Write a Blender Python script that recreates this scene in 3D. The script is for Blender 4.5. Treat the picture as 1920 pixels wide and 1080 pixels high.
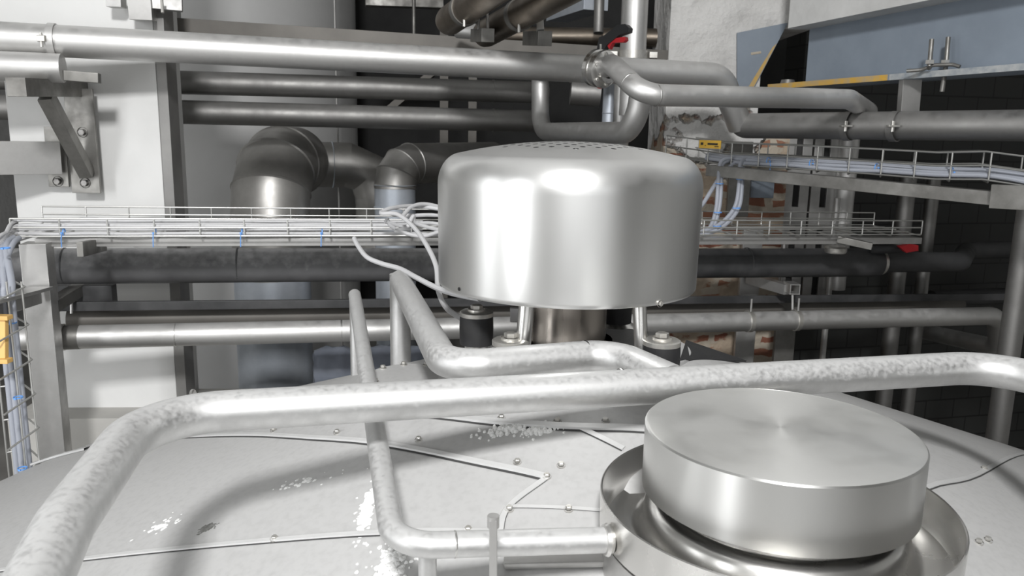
import bpy, bmesh, math, random
from mathutils import Vector, Matrix
random.seed(7)
SC = bpy.context.scene
for o in list(bpy.data.objects): bpy.data.objects.remove(o)

# ------------------------------------------------------------------ camera
F = 1500.0; TH = math.atan(290/1500); RO = math.atan(.0185); CZ = 1.6
fw = Vector((0, math.cos(TH), -math.sin(TH))); rt = Vector((1, 0, 0)); up = Vector((0, math.sin(TH), math.cos(TH)))
RS = rt*math.cos(RO) + up*math.sin(RO); US = -rt*math.sin(RO) + up*math.cos(RO)
CAM = Vector((0, 0, CZ))
cd = bpy.data.cameras.new('camera'); cam = bpy.data.objects.new('camera', cd); SC.collection.objects.link(cam)
cd.sensor_width = 36; cd.lens = 36*F/1920; cd.clip_start = .02
m = Matrix((RS, US, -fw)).transposed().to_4x4(); m.translation = CAM; cam.matrix_world = m
cd.dof.use_dof = True; cd.dof.focus_distance = 1.75; cd.dof.aperture_fstop = 9
SC.camera = cam

# ------------------------------------------------------------------ light
SC.view_settings.view_transform = 'Standard'; SC.view_settings.look = 'None'
SC.view_settings.gamma = 1; SC.view_settings.use_curve_mapping = False
SC.view_settings.exposure = 0.0
w = bpy.data.worlds.new('world'); SC.world = w; w.use_nodes = True
w.node_tree.nodes['Background'].inputs[0].default_value = (.9, .95, 1, 1)
w.node_tree.nodes['Background'].inputs[1].default_value = .05
def area(name, loc, tgt, sx, sy, power, col=(1, 1, 1)):
    l = bpy.data.lights.new(name, 'AREA'); l.shape = 'RECTANGLE'; l.size = sx; l.size_y = sy; l.energy = power; l.color = col
    o = bpy.data.objects.new(name, l); SC.collection.objects.link(o); o.location = loc
    o.rotation_euler = (Vector(tgt)-Vector(loc)).to_track_quat('-Z', 'Y').to_euler(); return o
area('daylight_high_window', (-.1, -1.82, 4.0), (-.1, 1.4, .95), .5, .5, 235, (1, .998, .995))
area('daylight_tall_window', (-3.6, -1.82, 1.75), (-2.6, 0, 1.6), .75, 3.6, 90, (.98, .99, 1))
area('daylight_side_window', (-4.85, .2, 1.9), (0, .5, 1.7), 1.1, 3.4, 40, (.975, .99, 1))
area('hood_fill_light', (.9, -1.82, 1.75), (.5, 2, 1.3), 2.8, 1.6, 14, (.975, .99, 1))  # added fill lamp for the hood, no such window known

# ------------------------------------------------------------------ pixel helpers
def ray(x, y): return fw + RS*((x-960)/F) + US*((540-y)/F)
def P(x, y, d): return CAM + ray(x, y)*d
def PZ(x, y, z): v = ray(x, y); return CAM + v*((z-CZ)/v.z)
def rw(px, d0): return d0*7230/(7230-px)           # depth along the rows that run with the back wall
def R1(x, y, d0): return P(x, y, rw(x, d0))
AX = P(1140, 599, 1.84); SL = .357
def cone_z(x, y): return AX.z - SL*math.hypot(x-AX.x, y-AX.y)
def cone(px, py):
    v = ray(px, py); t = .5; last = None
    while t < 4:
        p = CAM + v*t
        if p.z <= cone_z(p.x, p.y): return p
        t += .0008
    return CAM + v*2

# ------------------------------------------------------------------ materials
def mat(name, col, rough=.5, metal=0., col2=None, nscale=6., rvar=.0, bump=0., bscale=40., stretch=None, dust_toplight=None, dsc=14, aniso=0., spec=.5):
    mt = bpy.data.materials.new(name); mt.use_nodes = True; nt = mt.node_tree; N = nt.nodes; L = nt.links
    b = N['Principled BSDF']; b.inputs['Metallic'].default_value = metal; b.inputs['Roughness'].default_value = rough
    b.inputs['Base Color'].default_value = (*col, 1); b.inputs['Specular IOR Level'].default_value = spec
    tc = N.new('ShaderNodeTexCoord'); src = tc.outputs['Object']
    if stretch:
        mp = N.new('ShaderNodeMapping'); mp.inputs['Scale'].default_value = stretch; L.new(src, mp.inputs[0]); src = mp.outputs[0]
    out = None
    if col2 or rvar:
        n = N.new('ShaderNodeTexNoise'); n.inputs['Scale'].default_value = nscale; n.inputs['Detail'].default_value = 6; n.inputs['Roughness'].default_value = .6
        L.new(src, n.inputs['Vector'])
        r = N.new('ShaderNodeValToRGB'); r.color_ramp.elements[0].position = .35; r.color_ramp.elements[1].position = .68
        L.new(n.outputs['Fac'], r.inputs[0])
        if col2:
            r2 = N.new('ShaderNodeMix'); r2.data_type = 'RGBA'; L.new(r.outputs[0], r2.inputs[0])
            r2.inputs[6].default_value = (*col, 1); r2.inputs[7].default_value = (*col2, 1); out = r2.outputs[2]
        if rvar:
            mr = N.new('ShaderNodeMapRange'); mr.inputs[3].default_value = max(.02, rough-rvar); mr.inputs[4].default_value = min(1, rough+rvar)
            L.new(r.outputs[0], mr.inputs[0]); L.new(mr.outputs[0], b.inputs['Roughness'])
    if dust_toplight:                                    # dusty grey-white upward faces in blotches; on some pipes painted top light
        dc, amt = dust_toplight
        g = N.new('ShaderNodeNewGeometry'); sx = N.new('ShaderNodeSeparateXYZ'); L.new(g.outputs['Normal'], sx.inputs[0])
        n2 = N.new('ShaderNodeTexNoise'); n2.inputs['Scale'].default_value = dsc; n2.inputs['Detail'].default_value = 8; L.new(tc.outputs['Object'], n2.inputs['Vector'])
        ma = N.new('ShaderNodeMath'); ma.operation = 'MULTIPLY_ADD'; L.new(sx.outputs['Z'], ma.inputs[0]); ma.inputs[1].default_value = .55; ma.inputs[2].default_value = -.32
        ad = N.new('ShaderNodeMath'); ad.operation = 'ADD'; L.new(ma.outputs[0], ad.inputs[0]); L.new(n2.outputs['Fac'], ad.inputs[1])
        mr2 = N.new('ShaderNodeMapRange'); mr2.inputs[1].default_value = .4-.2*amt; mr2.inputs[2].default_value = .8-.1*amt; mr2.inputs[4].default_value = amt; L.new(ad.outputs[0], mr2.inputs[0])
        mx = N.new('ShaderNodeMix'); mx.data_type = 'RGBA'; L.new(mr2.outputs[0], mx.inputs[0])
        if out: L.new(out, mx.inputs[6])
        else: mx.inputs[6].default_value = (*col, 1)
        mx.inputs[7].default_value = (*dc, 1); out = mx.outputs[2]
        mm = N.new('ShaderNodeMath'); mm.operation = 'MULTIPLY_ADD'; L.new(mr2.outputs[0], mm.inputs[0]); mm.inputs[1].default_value = -.9*metal; mm.inputs[2].default_value = metal
        L.new(mm.outputs[0], b.inputs['Metallic'])
    if out: L.new(out, b.inputs['Base Color'])
    if bump:
        nb = N.new('ShaderNodeTexNoise'); nb.inputs['Scale'].default_value = bscale; nb.inputs['Detail'].default_value = 5; L.new(src, nb.inputs['Vector'])
        bp = N.new('ShaderNodeBump'); bp.inputs['Strength'].default_value = bump; bp.inputs['Distance'].default_value = .01
        L.new(nb.outputs['Fac'], bp.inputs['Height']); L.new(bp.outputs[0], b.inputs['Normal'])
    if aniso:
        tg = N.new('ShaderNodeTangent'); tg.direction_type = 'RADIAL'; tg.axis = 'Z'
        b.inputs['Anisotropic'].default_value = aniso; b.inputs['Anisotropic Rotation'].default_value = .25; L.new(tg.outputs[0], b.inputs['Tangent'])
    return mt
M = {}
M['rail'] = mat('dusty_rail_steel', (.68, .68, .675), .48, 1, (.60, .60, .595), 34, .05, .012, 150, dust_toplight=((.54, .54, .535), .8), dsc=110)
M['hood'] = mat('brushed_hood_steel', (.78, .78, .77), .36, 1, (.73, .73, .72), 5, .03, 0, 60, (1, 1, .06), dust_toplight=((.5, .5, .49), .45), dsc=5, aniso=.35)
M['cap'] = mat('turned_cap_steel', (.80, .80, .785), .34, 1, (.77, .77, .755), 4, .02, aniso=.5)
M['captop'] = mat('turned_cap_top', (.78, .78, .76), .45, 1, (.72, .72, .70), 9, .03, aniso=.6, dust_toplight=((.6, .6, .59), .3))
M['pan'] = mat('shiny_pan_steel', (.76, .75, .73), .27, 1, (.70, .69, .67), 5, .04)
M['clad'] = mat('tank_cladding', (.445, .443, .438), .55, .2, (.41, .408, .404), 3.2, .05, .008, 60, dust_toplight=((.54, .538, .533), .55), dsc=75)
M['lip'] = mat('cladding_lip', (.68, .68, .675), .45, .3, (.62, .62, .615), 20, .05)
M['pipe'] = mat('stainless_pipe', (.70, .695, .685), .5, 1, (.60, .595, .585), 7, .05, .006, 60, dust_toplight=((.50, .495, .485), .6), dsc=25)  # pale tops paint broad top light into the pipe colour
M['pipedark'] = mat('dull_pipe_steel', (.36, .355, .345), .55, 1, (.27, .265, .258), 5, .06, .01, 60, dust_toplight=((.22, .218, .212), .6), dsc=25)
M['brown'] = mat('browned_pipe_steel', (.30, .26, .215), .4, 1, (.17, .145, .12), 5, .1)
M['frame'] = mat('frame_steel', (.56, .555, .545), .45, .8, (.43, .425, .415), 8, .1)
M['framedark'] = mat('weathered_frame_steel', (.28, .275, .26), .5, .8, (.17, .165, .155), 8, .1)
M['duct'] = mat('duct_steel', (.54, .53, .51), .5, .85, (.41, .40, .385), 6, .06, .01, 40)
M['galv'] = mat('galvanised_duct', (.68, .73, .80), .42, .5, (.58, .63, .70), 10, .05)  # bluish cast of the light is put into this base colour
M['wire'] = mat('tray_wire', (.66, .66, .64), .4, .9)
M['wiredark'] = mat('dull_tray_wire', (.40, .40, .385), .45, .8)
M['black'] = mat('black_insulation', (.04, .041, .043), .5, 0, (.075, .075, .077), 8, .1, .15, 25)
M['charcoal'] = mat('charcoal_insulation', (.085, .085, .088), .5, 0, (.12, .12, .123), 7, .1, .12, 25, dust_toplight=((.30, .30, .30), .7), dsc=30)  # paler top paints the highlight into the insulation colour
M['rubber'] = mat('black_rubber', (.018, .018, .02), .55, 0, (.03, .03, .03), 20)
M['bolt'] = mat('bolt_steel', (.68, .67, .64), .4, .8, (.55, .53, .49), 60, .1)
M['cable'] = mat('grey_cable_sheath', (.36, .38, .43), .5)
M['cablewhite'] = mat('pale_cable_sheath', (.60, .60, .61), .5)
M['tie'] = mat('blue_tie_plastic', (.14, .36, .82), .45)
M['white'] = mat('white_plaster', (.78, .78, .77), .85, 0, (.72, .72, .71), 2.5, 0, .12, 18)
M['white2'] = mat('rough_lime_plaster', (.62, .62, .61), .9, 0, (.50, .50, .49), 3.2, 0, .5, 14)
M['vessel'] = mat('grey_vessel_skin', (.66, .66, .655), .5, .1, (.60, .60, .595), 2)
M['dark'] = mat('dark_wall', (.05, .05, .05), .8, 0, (.03, .03, .03), 2)  # near-black base colour with slight random variation
M['floor'] = mat('screed_floor', (.30, .29, .275), .7, 0, (.22, .215, .2), 3)
M['ledge'] = mat('ledge_screed', (.52, .51, .48), .8, 0, (.45, .44, .42), 4)
M['bluepaint'] = mat('blue_grey_paint', (.235, .275, .325), .5, 0, (.2, .235, .28), 5, .05, .05, 30)
M['yellow'] = mat('yellow_primer', (.60, .36, .06), .6, 0, (.42, .33, .2), 25)
M['worn'] = mat('worn_grey_edge', (.42, .43, .43), .6, 0, (.24, .27, .30), 30)
M['tag'] = mat('yellow_tag_plastic', (.86, .52, .06), .5)
M['orange'] = mat('amber_plastic', (.80, .50, .17), .45)
M['ink'] = mat('black_print', (.03, .025, .02), .6)
M['red'] = mat('red_plastic', (.72, .03, .04), .4)
M['blackplastic'] = mat('black_plastic', (.035, .036, .038), .42)
M['wrap'] = mat('slate_wrap', (.22, .24, .29), .55, 0, (.17, .19, .23), 6, .1, .3, 10)
M['crust'] = mat('white_crust', (.86, .86, .85), .9, 0, None, 6, 0, .5, 90)
M['scuff'] = mat('dark_scuff', (.14, .14, .13), .7, .3, (.3, .3, .29), 90)
M['weld'] = mat('weld_bead', (.74, .735, .72), .38, 1, (.60, .59, .57), 120, .1)
M['motor'] = mat('motor_casing_steel', (.50, .46, .42), .28, 1, (.40, .36, .32), 9, .05, 0, 40, (1, 1, .1))
M['boltdark'] = mat('dull_bolt_steel', (.30, .29, .28), .45, .8, (.22, .215, .21), 60)
M['strip'] = mat('grey_edge_strip', (.30, .295, .285), .5, .4, (.25, .245, .24), 8)
M['taupe'] = mat('dull_taupe_steel', (.19, .18, .165), .6, .4, (.15, .142, .13), 5)
M['gap'] = mat('seam_shade', (.05, .05, .05), .8)  # stands in for the shadow under the seam overlaps
M['hole'] = mat('hole_shade', (.01, .01, .01), .8)  # black painted in for the shade inside holes

def brickmat(name, c1, c2, mortar, sc, bw, rh, ms, rough, plaster_above=None):
    mt = bpy.data.materials.new(name); mt.use_nodes = True; nt = mt.node_tree; N = nt.nodes; L = nt.links; b = N['Principled BSDF']
    b.inputs['Roughness'].default_value = rough
    tc = N.new('ShaderNodeTexCoord'); sep = N.new('ShaderNodeSeparateXYZ'); L.new(tc.outputs['Object'], sep.inputs[0])
    ad = N.new('ShaderNodeMath'); ad.operation = 'ADD'; L.new(sep.outputs['X'], ad.inputs[0]); L.new(sep.outputs['Y'], ad.inputs[1])
    cb = N.new('ShaderNodeCombineXYZ'); L.new(ad.outputs[0], cb.inputs[0]); L.new(sep.outputs['Z'], cb.inputs[1])
    br = N.new('ShaderNodeTexBrick')
    if plaster_above is not None:           # old hand-laid bricks: courses wander
        wn = N.new('ShaderNodeTexNoise'); wn.inputs['Scale'].default_value = 7; wn.inputs['Detail'].default_value = 6; L.new(tc.outputs['Object'], wn.inputs['Vector'])
        va = N.new('ShaderNodeVectorMath'); va.operation = 'MULTIPLY_ADD'; L.new(wn.outputs['Color'], va.inputs[0]); va.inputs[1].default_value = (.09, .09, .09); L.new(cb.outputs[0], va.inputs[2])
        L.new(va.outputs[0], br.inputs['Vector'])
    else: L.new(cb.outputs[0], br.inputs['Vector'])
    br.inputs['Color1'].default_value = (*c1, 1); br.inputs['Color2'].default_value = (*c2, 1); br.inputs['Mortar'].default_value = (*mortar, 1)
    br.inputs['Scale'].default_value = sc; br.inputs['Brick Width'].default_value = bw; br.inputs['Row Height'].default_value = rh; br.inputs['Mortar Size'].default_value = ms
    out = br.outputs['Color']; hgt = br.outputs['Fac']
    bp = N.new('ShaderNodeBump'); bp.inputs['Distance'].default_value = .01; bp.inputs['Strength'].default_value = .5; bp.invert = True
    if plaster_above is not None:
        n = N.new('ShaderNodeTexNoise'); n.inputs['Scale'].default_value = 3.2; n.inputs['Detail'].default_value = 8; L.new(tc.outputs['Object'], n.inputs['Vector'])
        # plaster mask = z + noise over threshold, with flaking islands further down
        ma = N.new('ShaderNodeMath'); ma.operation = 'MULTIPLY_ADD'; L.new(n.outputs['Fac'], ma.inputs[0]); ma.inputs[1].default_value = 1.5; L.new(sep.outputs['Z'], ma.inputs[2])
        mr = N.new('ShaderNodeMapRange'); mr.inputs[1].default_value = plaster_above+.72; mr.inputs[2].default_value = plaster_above+.78; L.new(ma.outputs[0], mr.inputs[0])
        n3 = N.new('ShaderNodeTexNoise'); n3.inputs['Scale'].default_value = 7; n3.inputs['Detail'].default_value = 9; L.new(tc.outputs['Object'], n3.inputs['Vector'])
        mr3 = N.new('ShaderNodeMapRange'); mr3.inputs[1].default_value = .50; mr3.inputs[2].default_value = .54; L.new(n3.outputs['Fac'], mr3.inputs[0])
        mud = N.new('ShaderNodeMix'); mud.data_type = 'RGBA'; L.new(mr3.outputs[0], mud.inputs[0]); L.new(out, mud.inputs[6]); mud.inputs[7].default_value = (.47, .38, .29, 1)
        mx = N.new('ShaderNodeMix'); mx.data_type = 'RGBA'; L.new(mr.outputs[0], mx.inputs[0]); L.new(mud.outputs[2], mx.inputs[6])
        pl = N.new('ShaderNodeMix'); pl.data_type = 'RGBA'; L.new(n3.outputs['Fac'], pl.inputs[0]); pl.inputs[6].default_value = (.72, .715, .70, 1); pl.inputs[7].default_value = (.5, .49, .475, 1)
        L.new(pl.outputs[2], mx.inputs[7]); out = mx.outputs[2]
        h2 = N.new('ShaderNodeMath'); h2.operation = 'SUBTRACT'; L.new(n3.outputs['Fac'], h2.inputs[0]); L.new(mr.outputs[0], h2.inputs[1]); hgt = h2.outputs[0]
        bp.inputs['Distance'].default_value = .05; bp.inputs['Strength'].default_value = 1
    L.new(hgt, bp.inputs['Height']); L.new(bp.outputs[0], b.inputs['Normal']); L.new(out, b.inputs['Base Color'])
    return mt
M['brick'] = brickmat('flaking_brick', (.25, .10, .065), (.36, .19, .12), (.50, .44, .36), 1, .25, .075, .02, .9, plaster_above=2.18)
M['tile'] = brickmat('dark_block_wall', (.026, .027, .026), (.031, .032, .031), (.006, .006, .006), 1, .26, .13, .005, .5)

# ------------------------------------------------------------------ mesh builder
def fillet(pts, r, n=10):
    pts = [Vector(p) for p in pts]
    if len(pts) < 3 or not r: return pts
    rs = r if isinstance(r, (list, tuple)) else [r]*(len(pts)-2)
    out = [pts[0]]
    for i in range(1, len(pts)-1):
        a, b, c = pts[i-1], pts[i], pts[i+1]
        u = (a-b).normalized(); v = (c-b).normalized(); ang = u.angle(v)
        if math.pi-ang < .02: out.append(b); continue
        t = min(rs[i-1]/math.tan(ang/2), (a-b).length*.49 if i > 1 else (a-b).length*.95, (c-b).length*.49 if i < len(pts)-2 else (c-b).length*.95)
        rr = t*math.tan(ang/2); p0 = b+u*t; bis = (u+v).normalized(); cen = b+bis*(rr/math.sin(ang/2))
        e0 = (p0-cen).normalized(); p1 = b+v*t; e1 = (p1-cen).normalized(); tot = e0.angle(e1); ax = e0.cross(e1).normalized()
        for k in range(n+1): out.append(cen+(Matrix.Rotation(tot*k/n, 3, ax) @ e0)*rr)
    out.append(pts[-1]); return out
def smooth_path(pts, n=8):
    pts = [Vector(p) for p in pts]; q = [pts[0]*2-pts[1]]+pts+[pts[-1]*2-pts[-2]]; out = []
    for i in range(1, len(q)-2):
        for k in range(n):
            t = k/n; a, b, c, d = q[i-1], q[i], q[i+1], q[i+2]
            out.append(.5*((2*b)+(c-a)*t+(2*a-5*b+4*c-d)*t*t+(3*b-a-3*c+d)*t**3))
    out.append(pts[-1]); return out
class MB:
    def __init__(s): s.bm = bmesh.new()
    def ringtube(s, path, radii, n=20, cap=True):
        path = [Vector(p) for p in path]; bm = s.bm; rings = []
        t = (path[1]-path[0]).normalized(); ref = Vector((0, 0, 1)) if abs(t.z) < .9 else Vector((0, 1, 0))
        a = t.cross(ref).normalized()
        for i, p in enumerate(path):
            if i == 0: tn = path[1]-path[0]
            elif i == len(path)-1: tn = path[-1]-path[-2]
            else: tn = (path[i+1]-p).normalized()+(p-path[i-1]).normalized()
            if tn.length < 1e-9: tn = t
            tn.normalize(); a = (a-tn*a.dot(tn)).normalized(); b = tn.cross(a)
            r = radii[i] if isinstance(radii, (list, tuple)) else radii
            rings.append([bm.verts.new(p+(a*math.cos(6.283185*k/n)+b*math.sin(6.283185*k/n))*r) for k in range(n)])
        for i in range(len(rings)-1):
            for k in range(n): bm.faces.new((rings[i][k], rings[i][(k+1) % n], rings[i+1][(k+1) % n], rings[i+1][k]))
        if cap: bm.faces.new(rings[0][::-1]); bm.faces.new(rings[-1])
        return s
    def tube(s, pts, r, fil=0, n=20, seg=10, cap=True): return s.ringtube(fillet(pts, fil, seg), r, n, cap)
    def lathe(s, prof, c=(0, 0, 0), axis=(0, 0, 1), n=48, closed=False):
        bm = s.bm; c = Vector(c); q = Vector((0, 0, 1)).rotation_difference(Vector(axis).normalized()); rings = []
        for r, z in prof:
            if r < 1e-6: rings.append([bm.verts.new(c+q @ Vector((0, 0, z)))])
            else: rings.append([bm.verts.new(c+q @ Vector((r*math.cos(6.283185*k/n), r*math.sin(6.283185*k/n), z))) for k in range(n)])
        prs = list(zip(rings[:-1], rings[1:]))
        if closed: prs.append((rings[-1], rings[0]))
        for A, B in prs:
            for k in range(n):
                k2 = (k+1) % n
                if len(A) == 1 and len(B) == 1: continue
                if len(A) == 1: bm.faces.new((A[0], B[k2], B[k]))
                elif len(B) == 1: bm.faces.new((A[k], A[k2], B[0]))
                else: bm.faces.new((A[k], A[k2], B[k2], B[k]))
        return s
    def box(s, c, size, ax=None, bev=.002):
        b2 = bmesh.new(); bmesh.ops.create_cube(b2, size=1)
        R = ax if ax is not None else Matrix.Identity(3)
        for v in b2.verts: v.co = Vector((v.co.x*size[0], v.co.y*size[1], v.co.z*size[2]))
        if bev:
            try: bmesh.ops.bevel(b2, geom=list(b2.edges), offset=min(bev, min(size)*.3), segments=2, affect='EDGES', profile=.5)
            except Exception: pass
        for v in b2.verts: v.co = R @ v.co + Vector(c)
        s.merge(b2); return s
    def bar(s, p0, p1, wd, ht, upv=(0, 0, 1), bev=.002):
        p0, p1 = Vector(p0), Vector(p1); x = (p1-p0).normalized(); y = Vector(upv).cross(x).normalized(); z = x.cross(y)
        return s.box((p0+p1)/2, ((p1-p0).length, wd, ht), Matrix((x, y, z)).transposed(), bev)
    def prism(s, pts, thick):            # planar polygon pts (Vectors), extruded along its normal both ways
        pts = [Vector(p) for p in pts]; nrm = (pts[1]-pts[0]).cross(pts[2]-pts[0]).normalized(); t = nrm*thick if not isinstance(thick, Vector) else thick
        A = [s.bm.verts.new(p) for p in pts]; B = [s.bm.verts.new(p+t) for p in pts]; n = len(pts)
        s.bm.faces.new(A[::-1]); s.bm.faces.new(B)
        for i in range(n): s.bm.faces.new((A[i], A[(i+1) % n], B[(i+1) % n], B[i]))
        bmesh.ops.recalc_face_normals(s.bm, faces=s.bm.faces); return s
    def hexbolt(s, c, ax, r, h):
        ax = Vector(ax).normalized(); s.lathe([(r*1.45, 0), (r*1.45, h*.3), (r*1.4, h*.32)], c, ax, 20)
        s.lathe([(0, h*.3), (r, h*.3), (r, h*.9), (r*.85, h), (0, h)], c, ax, 6); return s
    def merge(s, b2):
        mp = {v: s.bm.verts.new(v.co) for v in b2.verts}
        for f in b2.faces: s.bm.faces.new([mp[v] for v in f.verts])
        b2.free()
    def build(s, name, material, parent=None, origin=None, label=None, sharp=35):
        me = bpy.data.meshes.new(name); bm = s.bm
        bmesh.ops.recalc_face_normals(bm, faces=bm.faces)
        off = Vector(origin) if origin is not None else Vector((0, 0, 0))
        if parent is not None: off = wloc(parent)
        elif origin is None and bm.verts:
            xs = [v.co for v in bm.verts]
            off = Vector(((min(v.x for v in xs)+max(v.x for v in xs))/2, (min(v.y for v in xs)+max(v.y for v in xs))/2, min(v.z for v in xs)))
        for v in bm.verts: v.co -= off
        bm.to_mesh(me); bm.free()
        for p in me.polygons: p.use_smooth = True
        me.set_sharp_from_angle(angle=math.radians(sharp))
        me.materials.append(material)
        o = bpy.data.objects.new(name, me); SC.collection.objects.link(o)
        wn_ = o.modifiers.new('normals', 'WEIGHTED_NORMAL'); wn_.keep_sharp = True
        if parent is not None: o.parent = parent
        else: o.location = off
        if label: o['label'] = label
        return o
def wloc(o):
    l = Vector((0, 0, 0))
    while o is not None: l = l+o.location; o = o.parent
    return l
def tag(o, label, cat, group=None, kind=None):
    if label: o['label'] = label
    if cat: o['category'] = cat
    if group: o['group'] = group
    if kind: o['kind'] = kind
    return o
def thing(name, label, cat, loc, group=None):
    o = bpy.data.objects.new(name, None); SC.collection.objects.link(o); o.location = Vector(loc); o.empty_display_size = .05
    return tag(o, label, cat, group)
def struct(name, mb, m, label=None):
    o = mb.build(name, m); o['kind'] = 'structure'
    if label: o['label'] = label
    return o
def dup(o, dloc, parent=None):          # copy a thing with its parts and sub-parts, shifted
    c = o.copy(); SC.collection.objects.link(c)
    if parent is not None: c.parent = parent
    else: c.location = o.location+Vector(dloc)
    for ch in list(o.children): dup(ch, (0, 0, 0), c)
    return c
def clamp_ring(c, ax, r, wd=.03, th=.004):
    q = MB(); q.lathe([(r, -wd/2), (r+th, -wd/2), (r+th, wd/2), (r, wd/2)], c, ax, 36, closed=True); return q
E1 = Vector((.972, .233, 0)); E2 = Vector((-.233, .972, 0))

# ------------------------------------------------------------------ the room
FZ = -.6                                  # floor level below the gallery the photographer stands on
struct('floor', MB().box((.5, 3.3, FZ-.05), (11.2, 10.8, .1), bev=0), M['floor'])
struct('ceiling', MB().box((.5, 3.3, 6.05), (11.2, 10.8, .1), bev=0), M['white2'])
q = MB()
wins = [(.9, 4.5, 2.6, 2.2), (-4.1, 2.4, 1.5, 3.6)]
# wall behind the photographer, two window openings and one for the added fill lamp
for x0, x1, z0, z1 in [(-5, -4.05, FZ, 6), (-4.05, -3.15, FZ, -.1), (-4.05, -3.15, 3.6, 6), (-3.15, -.7, FZ, 6), (-.7, .5, FZ, .9), (-.7, .5, 2.6, 3.4), (-.7, .5, 4.6, 6), (.5, 2.4, FZ, .9), (.5, 2.4, 2.6, 6), (2.4, 6, FZ, 6)]:
    q.box(((x0+x1)/2, -2.0, (z0+z1)/2), (x1-x0, .2, z1-z0), bev=0)
struct('wall_front', q, M['white2'])
q = MB()
for y0, y1, z0, z1 in [(-2.1, -.4, FZ, 6), (.8, 8.6, FZ, 6), (-.4, .8, FZ, .15), (-.4, .8, 3.65, 6)]:
    q.box((-5.0, (y0+y1)/2, (z0+z1)/2), (.2, y1-y0, z1-z0), bev=0)
struct('wall_left', q, M['white2'])
def winframe(name, c, wx, wz, side):
    q = MB(); a = Vector((1, 0, 0)) if side == 'f' else Vector((0, 1, 0)); c = Vector(c)
    for s in (-1, 1):
        q.bar(c+a*s*wx/2-Vector((0, 0, wz/2)), c+a*s*wx/2+Vector((0, 0, wz/2)), .06, .06, upv=a)
        q.bar(c-a*wx/2+Vector((0, 0, s*wz/2)), c+a*wx/2+Vector((0, 0, s*wz/2)), .06, .06)
    struct(name, q, M['framedark'])
winframe('window_1', (-.1, -1.96, 4.0), 1.16, 1.16, 'f'); winframe('window_2', (-3.6, -1.96, 1.75), .86, 3.66, 'f'); winframe('window_3', (-4.97, .2, 1.9), 1.16, 3.46, 's'); winframe('fill_lamp_frame', (.85, -1.96, 1.75), 3.06, 1.66, 'f')  # last frame is made up around the added fill lamp
struct('wall_right', MB().box((6.0, 3.3, 2.7), (.2, 10.8, 6.6), bev=0), M['white2'])
struct('wall_back', MB().box((.5, 8.6, 2.7), (11.2, .2, 6.6), bev=0), M['dark'])
# dark tiled wall behind the pipes on the right
a = P(1480, 560, 5.0); a.z = 0
struct('wall_tiled', MB().bar(a+Vector((0, 0, .8))-E1*.1, a+E1*3.3+Vector((0, 0, .8)), .2, 2.8), M['tile'])
# white column on the left with a dark steel edge strip and a ledge at its foot
cl = P(22, 300, 3.3); cr = P(303, 300, 3.34)
cw = (cr-cl); cw.z = 0; L_ = cw.length; cx = cw.normalized(); cy = Vector((-cx.y, cx.x, 0)); R3 = Matrix((cx, cy, Vector((0, 0, 1)))).transposed()
cc = (cl+cr)/2; cc.z = 2.7
struct('wall_column', MB().box(cc+cy*.15, (L_, .3, 6.6), R3, bev=.004), M['white'])
e = cr.copy(); e.z = 2.7
struct('trim_1', MB().box(e+cx*.022+cy*.06, (.042, .12, 6.6), R3, bev=.003), M['strip'])
led = P(220, 800, 3.3)
struct('wall_ledge', MB().box(Vector((cc.x, cc.y, (led.z+FZ)/2))+cx*.2+cy*.06, (L_+.5, .4, led.z-FZ), R3, bev=.004), M['ledge'])
# flaking brick and plaster pillar on the right
pl = P(1243, 300, 4.2); pr = P(1478, 300, 4.2); pc = (pl+pr)/2; pc.z = 3.0
pd = (pr-pl); pd.z = 0; pw = pd.length; px_ = pd.normalized(); py_ = Vector((-px_.y, px_.x, 0)); R4 = Matrix((px_, py_, Vector((0, 0, 1)))).transposed()
zs = 1.63; pu = P(1414, 300, 4.2); wl_ = (pu-pl).xy.length; wl2 = (pr-pl).xy.length; ztg = 1.6+(250-50)/1500*4.1
base = Vector((pl.x, pl.y, 0))
q = MB(); q.prism([base+px_*u+Vector((0, 0, z)) for u, z in ((0, FZ), (wl2, FZ), (wl2, zs), (wl_, zs), (wl_, ztg), (wl2+.06, ztg), (wl2+.06, 6), (0, 6))], py_*.5)
struct('wall_pillar', q, M['brick'])
# white plastered wall above the steel beam, running toward the viewer on the right
def beamd(px): return 4.15+(2.75-4.15)*((1/(1920-300)-0)*0+((px-1430)/(1920-1430)))   # depth along the beam
bl0, bl1 = P(1440, 163, 3.9), P(1960, 122, 2.66)          # front edge of the steel beam's lower flange
bd = bl1-bl0; bd.z = 0; bd.normalize(); bn = Vector((-bd.y, bd.x, 0)); bn = bn if bn.y > 0 else -bn
def PV(px, py, p, n): v = ray(px, py); return CAM+v*((p-CAM).dot(n)/v.dot(n))
zt = 6.0
tl = PV(1482, 52, bl0-bn*.02, bn); tr = PV(1752, -2, bl0-bn*.02, bn); tdir = tr-tl
pA = tl-tdir*.02; pB = tl+tdir*2.2
q = MB(); q.prism([pA, pB, Vector((pB.x, pB.y, zt)), Vector((pA.x, pA.y, zt))], bn*.4)
struct('wall_upper', q, M['white2'])

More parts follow.
